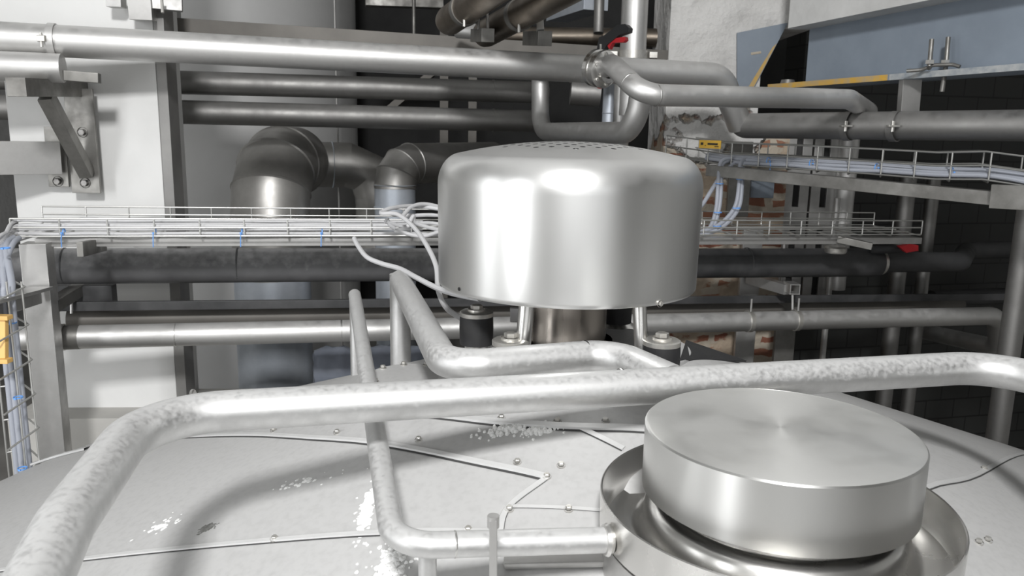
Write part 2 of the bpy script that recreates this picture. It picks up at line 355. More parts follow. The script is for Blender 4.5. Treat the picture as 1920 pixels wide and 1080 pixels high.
# ------------------------------------------------------------------ the clad tank
AX0 = Vector((AX.x, AX.y, 0))
tank = thing('mash_tank', 'large round tank with conical riveted grey metal top filling the foreground', 'tank', AX0+Vector((0, 0, FZ)))
ztop = AX.z-SL*.2
prof = [(0, ztop), (.2, ztop)]
for k in range(1, 30):
    r = .2+(1.85-.2)*k/29; prof.append((r, AX.z-SL*r))
zr = AX.z-SL*1.85
prof += [(1.875, zr-.012), (1.89, zr-.035), (1.895, zr-.07), (1.895, FZ+.02), (1.88, FZ)]
MB().lathe(prof, AX0, n=160).build('cladding', M['clad'], tank, sharp=50)
MB().lathe([(.05, ztop-.01), (.05, ztop+.008), (.19, ztop+.008), (.192, ztop+.004), (.192, ztop-.01)], AX0, n=64, closed=True).build('top_flange', M['clad'], tank)
def onc(px, py, h=0):
    p = cone(px, py); p.z = cone_z(p.x, p.y)+h; return p
def seam(pxs, wid=.016, h=.0035, name='cladding_seam', mt='lip', gap=.003):
    pts = [onc(*p) for p in pxs]; pts = smooth_path(pts, 6) if len(pts) > 2 else [pts[0].lerp(pts[1], k/6) for k in range(7)]
    q = MB(); rows = []
    for i, p in enumerate(pts):
        t = (pts[min(i+1, len(pts)-1)]-pts[max(i-1, 0)]); t.z = 0; t.normalize(); s = Vector((-t.y, t.x, 0)); s = -s if s.y < 0 else s
        row = []
        for u, hh in ((-.5, 0), (-.5, h), (.3, h), (.5, .0005)):
            v = p+s*wid*u; v.z = cone_z(v.x, v.y)+hh; row.append(q.bm.verts.new(v))
        rows.append(row)
    for A, B in zip(rows[:-1], rows[1:]):
        for k in range(3): q.bm.faces.new((A[k], A[k+1], B[k+1], B[k]))
    g = MB(); rows = []                      # dark strip painted in for the shadow under the overlapping edge
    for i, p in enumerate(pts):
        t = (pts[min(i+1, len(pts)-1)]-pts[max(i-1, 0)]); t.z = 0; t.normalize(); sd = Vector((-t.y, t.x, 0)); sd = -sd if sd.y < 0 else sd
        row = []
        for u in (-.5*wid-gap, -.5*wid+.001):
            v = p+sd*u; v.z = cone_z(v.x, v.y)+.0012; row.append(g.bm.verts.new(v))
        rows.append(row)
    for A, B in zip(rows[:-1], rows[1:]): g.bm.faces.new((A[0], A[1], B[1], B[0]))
    if gap: g.build('seam_shade_strip', M['gap'], tank)
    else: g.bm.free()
    return q.build(name, M[mt], tank, sharp=25)
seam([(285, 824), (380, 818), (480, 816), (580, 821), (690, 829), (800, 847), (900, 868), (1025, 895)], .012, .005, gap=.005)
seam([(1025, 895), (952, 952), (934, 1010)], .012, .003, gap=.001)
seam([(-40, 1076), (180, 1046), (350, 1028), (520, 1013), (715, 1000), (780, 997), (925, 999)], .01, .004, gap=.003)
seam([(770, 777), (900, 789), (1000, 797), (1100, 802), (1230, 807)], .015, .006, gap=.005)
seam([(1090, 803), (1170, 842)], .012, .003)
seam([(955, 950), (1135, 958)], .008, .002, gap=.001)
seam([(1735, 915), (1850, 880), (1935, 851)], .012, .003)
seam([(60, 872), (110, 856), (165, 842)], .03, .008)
for s in [(513, 808), (632, 812), (785, 826), (970, 868), (1052, 874), (1025, 895), (955, 956), (1066, 956), (878, 995), (515, 1012), (940, 785), (1045, 791), (1135, 791), (1845, 880), (1835, 1018), (1852, 1014), (160, 842), (122, 852)]:
    p = onc(*s); MB().hexbolt(p, (0, -.15, 1), .0055, .008).build('screw', M['bolt'], tank)
def patch(px, py, rx, ry, name, mt, h, seed, count=90):
    rnd = random.Random(seed); q = MB(); c = onc(px, py)
    for i in range(count):
        x = c.x+rnd.gauss(0, rx*.5); y = c.y+rnd.gauss(0, ry*.5); f = max(.15, 1-math.hypot((x-c.x)/rx, (y-c.y)/ry)); r = (.002+.008*f)*rnd.uniform(.5, 1.3)
        z = cone_z(x, y); top = q.bm.verts.new((x, y, z+h*rnd.uniform(.4, 1)*(.4+f))); ph = rnd.uniform(0, 6); ring = []; mid = []
        for k in range(9):
            a = 6.2832*k/9+ph; rr = r*rnd.uniform(.7, 1.3); vx, vy = x+rr*math.cos(a), y+rr*math.sin(a); ring.append(q.bm.verts.new((vx, vy, cone_z(vx, vy)-.0006)))
            vx, vy = x+rr*.6*math.cos(a), y+rr*.6*math.sin(a); mid.append(q.bm.verts.new((vx, vy, cone_z(vx, vy)+h*.5*(.4+f))))
        for k in range(9):
            k2 = (k+1) % 9; q.bm.faces.new((ring[k], ring[k2], mid[k2], mid[k])); q.bm.faces.new((mid[k], mid[k2], top))
    q.build(name, M[mt], tank, sharp=60)['kind'] = 'stuff'
patch(950, 806, .055, .018, 'residue', 'crust', .008, 1)
patch(1010, 808, .04, .014, 'residue', 'crust', .005, 2, 60)
patch(688, 955, .016, .085, 'residue', 'crust', .002, 3, 130)
patch(735, 1062, .04, .06, 'residue', 'crust', .003, 4, 130)
patch(300, 985, .05, .03, 'residue', 'crust', .0012, 8, 26)
patch(560, 905, .07, .02, 'residue', 'crust', .0012, 9, 24)
patch(388, 990, .016, .014, 'scuff_mark', 'scuff', .0007, 5, 60)

# manhole: neck, drip pan, cap
mc = Vector((.404, 1.139, 0))
mh = thing('manhole', 'round brushed steel manhole cap in a shallow drip pan on the near tank top', 'manhole', (mc.x, mc.y, .88))
MB().lathe([(.165, .84), (.165, 1.02), (.17, 1.03), (.16, 1.075), (.13, 1.075), (.13, .84)], mc, n=64, closed=True).build('neck', M['pan'], mh)
pzb = .965
MB().lathe([(.262, 1.062), (.2605, 1.0635), (.2585, 1.062), (.2575, 1.012), (.252, 1.002), (.24, .999), (.215, 1.0), (.205, 1.006), (.198, 1.02), (.192, 1.04), (.180, 1.05), (.168, 1.052), (.168, 1.046), (.186, 1.036), (.2, .998), (.215, .993), (.252, .994), (.261, 1.004)], mc, n=96, closed=True).build('drip_pan', M['pan'], mh)
MB().lathe([(.257, cone_z(mc.x, mc.y)-.12), (.257, .996), (.247, .994), (.247, cone_z(mc.x, mc.y)-.12)], mc, n=64, closed=True).build('pan_support', M['frame'], mh)
cc_ = Vector((.4055, 1.137, 0)); ct = 1.173
cp_ = MB().lathe([(.1975, ct-.0005), (.2, ct-.003), (.2, ct-.006), (.2, ct-.094), (.2, ct-.098), (.197, ct-.1), (.195, ct-.097), (.195, ct-.012), (.1975, ct-.0075)], cc_, n=128, closed=True).build('cap', M['cap'], mh, sharp=40)
MB().lathe([(0, ct+.003), (.1, ct+.0025), (.17, ct+.001), (.194, ct), (.1978, ct-.001), (.1978, ct-.007), (0, ct-.006)], cc_, n=128).build('cap_top', M['captop'], mh, sharp=40)

# ------------------------------------------------------------------ the agitator with its hood
hc = Vector((.128, 1.868, 0)); hb = 1.255
ag = thing('agitator_drive', 'round brushed steel motor hood with perforated domed top on the tank', 'motor', (hc.x, hc.y, ztop+.008))
pf = [(.295, hb), (.2985, hb), (.301, hb+.004), (.3012, hb+.01), (.3035, hb+.226)]
for k in range(1, 15):
    a = math.pi/2*k/15; pf.append((.3035-.055*(1-math.cos(a)), hb+.23+.07*math.sin(a)))
for k in range(0, 17):
    r = .245*(1-k/16); pf.append((r, hb+.3005+.029*(1-(r/.25)**2)))
inner = [(max(0, r-.0012) if r > 0 else 0, z-(.001 if i > 3 else 0)) for i, (r, z) in enumerate(pf[1:])]
prof_ = pf+[(r, z) for r, z in inner[::-1]]
hd = MB().lathe(prof_, hc, n=128).build('hood', M['hood'], ag, sharp=40)
cut = MB()
sp = .033
for i in range(-7, 8):
    for j in range(-7, 8):
        x = (i+.5*(j % 2))*sp; y = j*sp*.866
        if x*x+y*y < .172**2: cut.lathe([(0, 1.5), (.0065, 1.5), (.0065, 1.65), (0, 1.65)], hc+Vector((x, y, 0)), n=12)
co = cut.build('cutter', M['hole']); co.location = co.location  # black cut faces paint in the shade inside the hood holes
hd.modifiers.clear(); bo = hd.modifiers.new('b', 'BOOLEAN'); bo.operation = 'DIFFERENCE'; bo.object = co; bo.solver = 'EXACT'; bo.material_mode = 'TRANSFER'
bpy.context.view_layer.update(); dg = bpy.context.evaluated_depsgraph_get()
nm = bpy.data.meshes.new_from_object(hd.evaluated_get(dg)); hd.modifiers.clear(); hd.data = nm; hd.modifiers.new('normals', 'WEIGHTED_NORMAL').keep_sharp = True
bpy.data.objects.remove(co)
def onhood(px, py, r=.3015):
    v = ray(px, py); t = 1.0
    while t < 3:
        p = CAM+v*t
        if math.hypot(p.x-hc.x, p.y-hc.y) < r: return p
        t += .0005
for px, py, nm_, mt_ in [(1237, 569, 'screw', 'bolt'), (861, 542, 'screw_hole', 'hole')]:
    p = onhood(px, py); n_ = (p-hc); n_.z = 0; n_.normalize()
    if nm_ == 'screw': MB().hexbolt(p, n_, .0055, .006).build(nm_, M[mt_], ag)
    else: MB().lathe([(0, .0015), (.004, .0012), (.004, -.002)], p, n_, 16).build(nm_, M[mt_], ag)  # black disc painted in for the shade of an open screw hole
# motor body under the hood
zf = ztop+.008
MB().lathe([(0, hb+.245), (.2, hb+.245), (.2, hb+.25), (0, hb+.25)], hc, n=40).build('hole_backing', M['hole'], ag)  # unseen black disc added so the hood holes look dark
MB().lathe([(0, 1.40), (.088, 1.40), (.088, 1.26), (.07, 1.256), (.07, 1.25), (.085, 1.247), (.095, 1.235), (.099, 1.21), (.099, 1.10), (.115, 1.09), (.115, zf), (0, zf)], hc, n=14*4).build('motor_body', M['motor'], ag)
for k in range(4):      # bearing arms inside the hood
    a = math.radians(45+90*k); d_ = Vector((math.cos(a), math.sin(a), 0))
    MB().bar(hc+d_*.06+Vector((0, 0, 1.275)), hc+d_*.285+Vector((0, 0, 1.275)), .04, .012).build('support_arm', M['frame'], ag)
bpos = [P(893, 640, 1.86), P(1240, 660, 1.66), P(957, 660, 1.67), P(1155, 600, 2.06)]
for i, b_ in enumerate(bpos):
    c = Vector((b_.x, b_.y, 0)); r = .0385; zt_ = [1.197, 1.188, 1.18, 1.2][i]; zb_ = zt_-.078
    rb = MB().lathe([(0, zb_), (r, zb_), (r+.001, (zb_+zt_)/2), (r, zt_-.012), (0, zt_-.012)], c, n=40).build('rubber_buffer', M['rubber'], ag)
    MB().lathe([(0, zt_-.012), (r+.0005, zt_-.012), (r+.0005, zt_-.003), (r-.004, zt_), (0, zt_)], c, n=40).build('washer', M['bolt'], rb)
    q = MB(); q.hexbolt(c+Vector((0, 0, zt_)), (0, 0, 1), .014, .014); q.build('bolt', M['bolt'], rb)
    zg_ = min(zf, cone_z(c.x, c.y)-.004); MB().lathe([(.062, zg_), (.06, zg_+.012), (.034, zg_+.03), (.027, zb_-.012), (.027, zb_), (0, zb_)], c, n=40).build('mounting_foot', M['pan'], rb)
    i_ = Vector((c.x, c.y, 0)); dr = (hc-i_).normalized()
for px, d_, tilt in ((977, 1.66, .012), (1206, 1.665, -.01), (1150, 2.1, 0), (905, 2.0, 0)):
    a = P(px, 640, d_); b = Vector((a.x+tilt, a.y+.02, 1.28)); a.z = min(zf, cone_z(a.x, a.y))
    if px in (977, 1206): MB().tube([a, b], .0165 if px == 977 else .0145, n=24).build('leg', M['pan'], ag)
MB().box(P(968, 590, 1.93), (.03, .02, .035), bev=.003).build('junction_clip', M['cablewhite'], ag)
sh_ = [P(1285, 668, 1.93), P(1400, 676, 1.96), P(1275, 694, 1.74)]
MB().prism([Vector((p.x, p.y, max(p.z, cone_z(p.x, p.y)+.012))) for p in sh_], .005).build('shield_plate', M['rubber'], ag)

# ------------------------------------------------------------------ spray rails over the tank
ZR = 1.16
rail = thing('handrail_pipe', 'thick dusty steel pipe rail bent across the foreground over the tank', 'pipe rail', PZ(700, 747, ZR))
rp = [PZ(-30, 1330, ZR), PZ(120, 985, ZR), PZ(270, 779, ZR), PZ(1912, 684, ZR), PZ(2240, 850, ZR)]
rp.append(Vector((rp[4].x, rp[4].y, cone_z(rp[4].x, rp[4].y)-.01)))
rp[0] = rp[1]+(rp[1]-rp[2])*1.2+Vector((.06, -.1, -.05))
main = MB().tube(rp, .0325, [.3, .13, .12, .1], n=36, seg=16).build('rail_tube', M['rail'], rail)
p0, p1 = rp[2], rp[3]; dr = (p1-p0).normalized()
for px in (362, 1165):
    c = PZ(px, 767-.0555*(px-400), ZR); MB().lathe([(.0322, -.003), (.0332, -.0015), (.0332, .0015), (.0322, .003)], c, dr, 36, closed=True).build('weld_seam', M['weld'], rail)
ra = [PZ(1262, 716, ZR), PZ(1150, 664, ZR), PZ(838, 690, ZR), PZ(750, 526, ZR-.005)]
br_ = MB().tube(ra, .032, [.075, .07], n=32, seg=14).build('return_loop', M['rail'], rail)
for px, py in ((925, 685), (1098, 672)):
    c = PZ(px, py-4, ZR); MB().lathe([(.0317, -.003), (.0327, -.001), (.0327, .001), (.0317, .003)], c, (ra[1]-ra[2]).normalized(), 32, closed=True).build('weld_seam', M['weld'], rail)
e = ra[-1].copy()
MB().tube([e+Vector((0, 0, .02)), Vector((e.x, e.y, cone_z(e.x, e.y)-.02))], .0315, n=28).build('rail_post', M['rail'], rail)
# feet that carry the rail
for px in (560, 1500):
    c = PZ(px, 767-.0555*(px-400), ZR); c2 = c+Vector((0, .0, 0))
tube = thing('spray_tube', 'thin bent steel tube passing under the thick rail into the drip pan', 'pipe', PZ(700, 790, 1.07))
tp = [PZ(665, 553, 1.11), PZ(738, 1024, 1.04), P(1146, 1012, 1.163)]
MB().tube(tp, .0185, [.06], n=28, seg=14).build('bent_tube', M['rail'], tube)
e = tp[0]
MB().tube([e+Vector((0, 0, .006)), Vector((e.x, e.y, cone_z(e.x, e.y)-.02))], .0165, n=24).build('tube_post', M['rail'], tube)
dv = (tp[2]-tp[1]).normalized()
MB().lathe([(.0182, -.004), (.022, -.003), (.024, .002), (.02, .008), (.0182, .009)], tp[2]-dv*.008, dv, 24, closed=True).build('weld_collar', M['weld'], tube)
MB().lathe([(.0183, -.002), (.0192, 0), (.0183, .002)], tp[1]+dv*.085, dv, 24, closed=True).build('weld_seam', M['weld'], tube)
sb = tp[1]+dv*.045+Vector((0, .015, -.01)); MB().tube([sb, Vector((sb.x, sb.y, cone_z(sb.x, sb.y)-.01))], .013, n=18).build('support_stub', M['rail'], tube)
# flat pin in front of the tube
a = P(925, 972, 1.03); b = Vector((a.x+.003, a.y-.004, cone_z(a.x, a.y)-.01))
pin = thing('latch_pin', 'narrow upright flat steel pin in front of the bent tube', 'pin', b)
MB().bar(b, a, .015, .01, (1, 0, 0), .001).build('flat_bar', M['frame'], pin)
MB().tube([a-Vector((0, 0, .012)), a+Vector((0, 0, .004))], .0078, n=16).build('pin_head', M['frame'], pin)
a = onc(945, 1050, .006); b = onc(1140, 1045, .006)
tag(MB().bar(a, b, .05, .012, (0, -.2, 1), .003).build('hinge_plate', M['frame']), 'flat steel hinge plate on the tank below the bent tube beside the pan', 'plate')
# bolted inspection flange behind the rail
c = cone(770, 722)
fl = thing('inspection_flange', 'bolted flat cover plate on the tank behind the rail, left of the motor', 'cover plate', (c.x, c.y, cone_z(c.x, c.y)))
zc_ = cone_z(c.x, c.y)+.022
MB().lathe([(0, zc_-.06), (.085, zc_-.06), (.085, zc_-.008), (.1, zc_-.006), (.1, zc_), (0, zc_+.003)], Vector((c.x, c.y, 0)), n=48).build('cover', M['clad'], fl)
for k in range(10):
    a = 6.283*k/10; MB().hexbolt((c.x+.09*math.cos(a), c.y+.09*math.sin(a), zc_), (0, 0, 1), .006, .009).build('bolt', M['bolt'], fl)

# ------------------------------------------------------------------ big overhead pipe run
def ringparts(parent, pts, r, name='weld_seam', mt='weld'):
    for c, ax in pts: MB().lathe([(r-.0005, -.003), (r+.0008, -.0015), (r+.0008, .0015), (r-.0005, .003)], c, ax, 36, closed=True).build(name, M[mt], parent)
op = thing('overhead_pipe', 'long shiny steel pipe crossing the top left toward the lever valve', 'pipe', R1(560, 100, 2.9))
o0, o1 = R1(-60, 68, 2.9), R1(1352, 143, 2.95)
o2 = P(1388, 236, 3.75); o3 = P(1450, 240, 3.6); o4 = P(2000, 238, 2.8)
o0 = o0+(o0-o1)*.3
MB().tube([o0, o1, o2+Vector((0, 0, .0))], .058, [.11], n=36, seg=12).build('pipe_run', M['pipe'], op)
rp2 = thing('wall_pipe', 'thick dull steel pipe along the right wall below the blue beam', 'pipe', P(1650, 240, 3.35))
MB().tube([o2+Vector((0, 0, .03)), o2+Vector((.01, .0, 0)), o4+(o4-o3)*1.2], .057, [.03], n=36).build('pipe_run', M['pipedark'], rp2)
d_ = (o1-o0).normalized()
ringparts(op, [(R1(1072, 129, 2.94), d_)], .058)
# saddle clamp at left
c = R1(100, 76, 2.9)
sc_ = thing('pipe_clamp', 'split steel clamp band around the overhead pipe at the far left', 'pipe clamp', c)
clamp_ring(c, d_, .058, .024).build('band', M['pipe'], sc_)
MB().box(c+Vector((-.005, -.065, 0)), (.03, .02, .022), bev=.003).build('clamp_lug', M['bolt'], sc_)
MB().tube([c+Vector((-.005, -.068, -.03)), c+Vector((-.005, -.068, .02))], .005, n=10).build('bolt', M['bolt'], sc_)
# half-round saddle below
c0, c1 = R1(-40, 122, 2.88), R1(118, 128, 2.88); c0 = c0+(c0-c1)*2
q = MB(); q.tube([c0, c1], .052, n=32)
tag(q.build('pipe_saddle', M['pipe']), 'short pale half round pipe end under the overhead pipe at the left edge', 'pipe')
# bars and wall bracket that carry the pipe on the white column
br = thing('wall_bracket', 'steel wall bracket with diagonal brace on the white column carrying the overhead pipe', 'bracket', P(158, 360, 3.27))
a0 = P(30, 163, 2.72); a1 = P(150, 166, 3.26)
MB().bar(a0, a1, .064, .064).build('arm', M['framedark'], br)
MB().bar(P(86, 180, 2.97), P(164, 327, 3.25), .05, .05, (1, 0, .2)).build('brace', M['framedark'], br)
pc1, pc2 = P(160, 168, 3.28), P(163, 362, 3.28); pb = Vector((pc2.x, pc2.y, pc2.z)); pt_ = Vector((pc2.x, pc2.y, pc1.z))
wp = MB().bar(pb, pt_, .112, .014, cy*-1).build('wall_plate', M['framedark'], br)
for px, py in ((155, 248), (160, 343)): MB().hexbolt(PV(px, py, pb-cy*.007, cy), -cy, .014, .016).build('bolt', M['boltdark'], wp)
MB().bar(P(122, 142, 2.95), P(187, 147, 2.98), .05, .036).build('cross_bar', M['framedark'], br)
br2 = thing('beam_bracket', 'steel box beam from the left edge ending on a bolted plate on the column', 'bracket', P(110, 350, 3.26))
MB().bar(P(-40, 296, 3.05)+(P(-40, 296, 3.05)-P(112, 296, 3.22))*2, P(112, 296, 3.22), .06, .128).build('box_beam', M['frame'], br2)
pb = P(112, 350, 3.285); MB().bar(pb, Vector((pb.x, pb.y, P(105, 238, 3.285).z)), .08, .014, -cy).build('wall_plate', M['framedark'], br2)
MB().hexbolt(PV(109, 340, pb-cy*.007, cy), -cy, .014, .016).build('bolt', M['boltdark'], br2)
# steel crossbeam behind the overhead pipe
cb = thing('crossbeam', 'long flat grey steel beam just above and behind the overhead pipe', 'beam', R1(800, 90, 3.6))
MB().bar(R1(300, 56, 3.6), R1(1334, 122, 3.43), .08, .11).build('beam_web', M['taupe'], cb)
MB().bar(R1(1325, 121, 3.42), R1(1342, 122, 3.42), .1, .16).build('end_plate', M['taupe'], cb)
ob = thing('beam_bracket', 'white ended square steel beam with clamps at the top left edge', 'bracket', R1(290, 30, 2.9))
MB().bar(P(262, 16, 3.12), P(322, 32, 3.85), .085, .085).build('square_beam', M['frame'], ob)
MB().bar(P(204, 4, 3.14), P(232, 5, 3.14), .05, .04).build('beam_lug', M['frame'], ob)
MB().bar(P(275, 0, 3.16), P(342, 6, 3.2), .04, .065).build('cross_bar', M['frame'], ob)
MB().tube([P(303, -5, 3.1), P(305, 24, 3.1)], .006, n=10).build('bolt', M['bolt'], ob)

# lever valve and the pipe bent off it
vc = P(1126, 129, 3.05)
va = Vector((.62, -.76, -.18)).normalized()
lv = thing('lever_valve', 'flanged valve with black and red hand lever on the overhead pipe', 'valve', vc)
q = MB()
q.lathe([(.03, -.035), (.066, -.035), (.07, -.03), (.07, -.012), (.064, -.01), (.064, .006), (.07, .008), (.07, .024), (.06, .03), (.046, .032), (.046, .05), (.03, .05)], vc, va, 44, closed=True)
q.build('flange_body', M['pan'], lv)
u1 = va.cross(Vector((0, 0, 1))).normalized(); u2 = u1.cross(va)
for k in range(6):
    a = 6.283*k/6+.3; MB().hexbolt(vc+(u1*math.cos(a)+u2*math.sin(a))*.056+va*.026, va, .0075, .01).build('bolt', M['bolt'], lv)
MB().tube([P(1126, 98, 3.05), P(1126, 84, 3.05)], .011, n=14).build('valve_stem', M['bolt'], lv)
h0 = MB(); hp = [(1119, 92), (1123, 70), (1133, 66), (1158, 46), (1172, 45), (1179, 52), (1178, 60), (1160, 66), (1138, 84), (1132, 92)]
h0.prism([P(x, y, 3.04) for x, y in hp], Vector((.02, .028, 0)))
hl = h0.build('lever_handle', M['blackplastic'], lv)
MB().prism([P(x, y, 3.045) for x, y in [(1139, 86), (1146, 75), (1156, 71), (1172, 69), (1173, 75), (1168, 79), (1148, 80), (1142, 92)]], Vector((.014, .02, 0))).build('release_trigger', M['red'], hl)
MB().tube([P(1126, 154, 3.08), P(1124, 165, 3.08)], .01, n=10).build('red_stub', M['red'], lv)
vp = thing('offset_pipe', 'shiny steel pipe bending off the lever valve and running right', 'pipe', P(1400, 178, 3.0))
v0, v1, v2, v3, v4 = vc, P(1148, 121, 2.95), P(1205, 178, 2.8), P(1592, 186, 3.15), P(1628, 208, 3.55)
MB().tube([v0, v1, v2, v3, v4], .0385, [.05, .085, .07], n=32, seg=12).build('pipe_run', M['pipe'], vp)
dd = (v3-v2).normalized(); ringparts(vp, [(v2+dd*.055, dd), (v1+(v2-v1)*.62, (v2-v1).normalized())], .0385)

# dark pipes behind
for (ya, yb, lab) in ((150, 174, 'upper of the two dull pipes behind the overhead pipe'), (206, 228, 'lower of the two dull pipes behind the overhead pipe')):
    a, b = P(-40, ya-6, 3.85), P(1025, yb, 4.5)
    a = a+(a-b)*.3
    t_ = thing('pipe', lab, 'pipe', (a+b)/2, 'dull pipes behind the overhead pipe')
    MB().tube([a, b], .0585 if ya < 200 else .06, n=28).build('pipe_run', M['pipedark'], t_)
    c = P(925, ya-6+(yb-ya+6)*.906, 4.43); clamp_ring(c, (b-a).normalized(), .0585 if ya < 200 else .06, .01, .003).build('weld_seam', M['pipedark'], t_)

# U pipe
up_ = thing('loop_pipe', 'U shaped steel pipe hanging behind the motor hood under the valve', 'pipe', P(1105, 250, 3.6))
MB().tube([P(1013, 110, 4.3), P(1013, 247, 4.3), P(1196, 250, 3.25), P(1202, 158, 3.25)], .047, [.13, .13], n=28, seg=12).build('pipe_run', M['pipe'], up_)
# vertical pipe with clamp
vpp = thing('riser_pipe', 'vertical steel riser pipe with a clamp ring behind the valve', 'pipe', P(1185, 100, 4.0))
a = P(1190, 20, 4.0); MB().tube([Vector((a.x, a.y, 1.7)), Vector((a.x, a.y, 3.2))], .066, n=30).build('pipe_run', M['pipe'], vpp)
c = P(1188, 102, 4.0); clamp_ring(Vector((a.x, a.y, c.z)), (0, 0, 1), .066, .04, .012).build('clamp_ring', M['bolt'], vpp)
MB().box(Vector((a.x+.1, a.y-.02, c.z)), (.04, .03, .03)).build('clamp_lug', M['bolt'], vpp); MB().box(Vector((a.x-.1, a.y-.02, c.z)), (.04, .03, .03)).build('clamp_lug', M['bolt'], vpp)
a = P(1166, 200, 4.1); tag(MB().tube([Vector((a.x, a.y, 1.3)), Vector((a.x, a.y, 1.95))], .042, n=24).build('riser_pipe', M['pipe']), 'thin vertical steel pipe inside the loop pipe, behind the hood', 'pipe')
a = P(1143, 200, 4.5); t_ = thing('round_duct', 'pale bluish vertical duct seen inside the loop pipe', 'duct', (a.x, a.y, FZ))
MB().tube([Vector((a.x, a.y, FZ)), Vector((a.x, a.y, 1.95))], .04, n=24).build('duct_run', M['galv'], t_)
for z in (1.72, 1.6): MB().lathe([(.0395, -.004), (.0425, 0), (.0395, .004)], (a.x, a.y, z), n=24, closed=True).build('seam_band', M['galv'], t_)
tag(MB().tube([P(1070, 172, 4.3), P(1125, 176, 4.3)], .07, n=28).build('pipe_end', M['pipedark']), 'dark blunt pipe end behind the valve, below the overhead pipe', 'pipe')

# diagonal pipes at the top
for i, (a, b, r, lab) in enumerate([(P(838, 42, 3.5), P(985, -62, 2.75), .062, 'left of the two brown diagonal pipes at the top, with a blunt end'), (P(905, 66, 3.6), P(1120, -52, 2.75), .06, 'right of the two brown diagonal pipes at the top, with a clamp band')]):
    b = b+(b-a)*1.2; t_ = thing('diagonal_pipe', lab, 'pipe', (a+b)/2, 'brown diagonal pipes at the top'); ax = (b-a).normalized()
    MB().ringtube([a, a+ax*.012, a+ax*.04, b], [r*.7, r*.92, r, r], 28).build('pipe_run', M['brown'], t_)
    c = a.lerp(b, (.28 if i == 0 else .38)/2.2); clamp_ring(c, ax, r, .03, .005).build('clamp_band', M['framedark'], t_)
    MB().tube([c+Vector((0, -.06, -.075)), c+Vector((0, -.06, .01))], .006, n=10).build('bolt', M['bolt'], t_)
for px, py, sz, lab in ((915, 66, .055, 'square tube end hanging below the diagonal pipes'), (1022, 72, .06, 'square tube end on a short hanger at the top centre')):
    c = P(px, py, 3.3); t_ = thing('hanger_bracket', lab, 'bracket', c)
    e2 = Vector((-.2, .95, .1)).normalized(); q = MB(); q.bar(c, c+e2*.3, sz, sz); q.build('square_tube', M['framedark'], t_)
    if px == 1022: MB().bar(c+Vector((-.02, 0, .03)), P(1012, 36, 3.3), .03, .03, (0, 1, 0)).build('hanger_strap', M['frame'], t_)
    else:
        MB().tube([c+Vector((.0, .02, .02)), P(913, 18, 3.32)], .006, n=10).build('hanger_rod', M['frame'], t_); MB().tube([P(897, 55, 3.34), P(897, 28, 3.34)], .006, n=10).build('hanger_rod', M['frame'], t_)
tag(MB().tube([P(858, 57, 3.75), P(896, 60, 3.7)], .035, n=24).build('pipe_stub', M['pipe']), 'short shiny pipe stub between the diagonal pipes', 'pipe')
tag(MB().tube([P(930, 66, 4.7), P(1262, 72, 4.45)], .052, n=24).build('pipe', M['brown']), 'brown horizontal pipe behind the valve lever', 'pipe')
tag(MB().bar(P(1045, 26, 5.2), P(1118, 2, 4.6), .15, .1).build('square_beam', M['galv']), 'pale square steel beam at the top behind the diagonal pipes', 'beam')
tag(MB().tube([P(1125, -40, 4.4), P(1122, 62, 4.4)], .028, n=20).build('pipe', M['pipedark']), 'thin dark vertical pipe at the top left of the riser', 'pipe')
tag(MB().bar(P(685, 0, 5.4), P(830, 5, 5.5), .1, .08).build('beam', M['framedark']), 'dark horizontal beam at the top edge left of the diagonal pipes', 'beam')

# ------------------------------------------------------------------ background vessel, rods, ducts
vb = P(400, 300, 6.3)
vs = thing('storage_vessel', 'tall pale grey round vessel behind the white column and ducts', 'vessel', (vb.x-.35, vb.y+.95, FZ))
MB().lathe([(0, 5.5), (1.0, 5.4), (1.25, 5.1), (1.25, FZ), (0, FZ)], (vb.x-.2, vb.y+.35, 0), n=96).build('vessel_shell', M['vessel'], vs)
a = P(634, 300, 5.4); tag(MB().tube([Vector((a.x, a.y, FZ)), Vector((a.x, a.y, 6))], .007, n=10).build('hanger_rod', M['frame']), 'thin pale vertical rod between the two ducts', 'rod')
a = P(776, 20, 5.4); tag(MB().tube([Vector((a.x, a.y, 2.15)), Vector((a.x, a.y, 6))], .012, n=10).build('hanger_rod', M['framedark']), 'thin dark vertical rod at the top, left of the diagonal pipes', 'rod')
d1 = P(508, 440, 4.5); rD = .215
du = thing('round_duct', 'largest round steel duct with segmented elbow, left of the motor hood', 'duct', (d1.x, d1.y, FZ))
zt1 = P(508, 310, 4.5).z
mid = d1.copy(); mid.z = P(508, 395, 4.5).z
s0 = Vector((d1.x, d1.y, P(508, 430, 4.5).z)); s1 = Vector((d1.x, d1.y, P(508, 309, 4.5).z)); s2 = Vector((d1.x-.02, d1.y+.6, s1.z))
ep = fillet([s0, s1, s2], .3, 3)
MB().ringtube(ep, rD, 40).build('elbow', M['duct'], du, sharp=12)
for i in range(1, len(ep)-1):
    ax = (ep[i+1]-ep[i]).normalized()+(ep[i]-ep[i-1]).normalized()
    MB().lathe([(rD-.002, -.008), (rD+.006, 0), (rD-.002, .008)], ep[i], ax, 40, closed=True).build('seam_band', M['duct'], du)
zg = P(508, 520, 4.5).z
MB().tube([Vector((d1.x, d1.y, zg)), s0], rD-.003, n=40).build('upper_section', M['duct'], du)
MB().tube([Vector((d1.x, d1.y, FZ)), Vector((d1.x, d1.y, zg))], rD-.005, n=40).build('lower_section', M['galv'], du, label='bluish galvanised lower section')
h0, h1, h2 = P(560, 308, 5.25), P(700, 310, 5.4), P(702, 470, 5.4)
dd = thing('round_duct', 'middle round duct running right and bending down behind the smaller elbow', 'duct', h1)
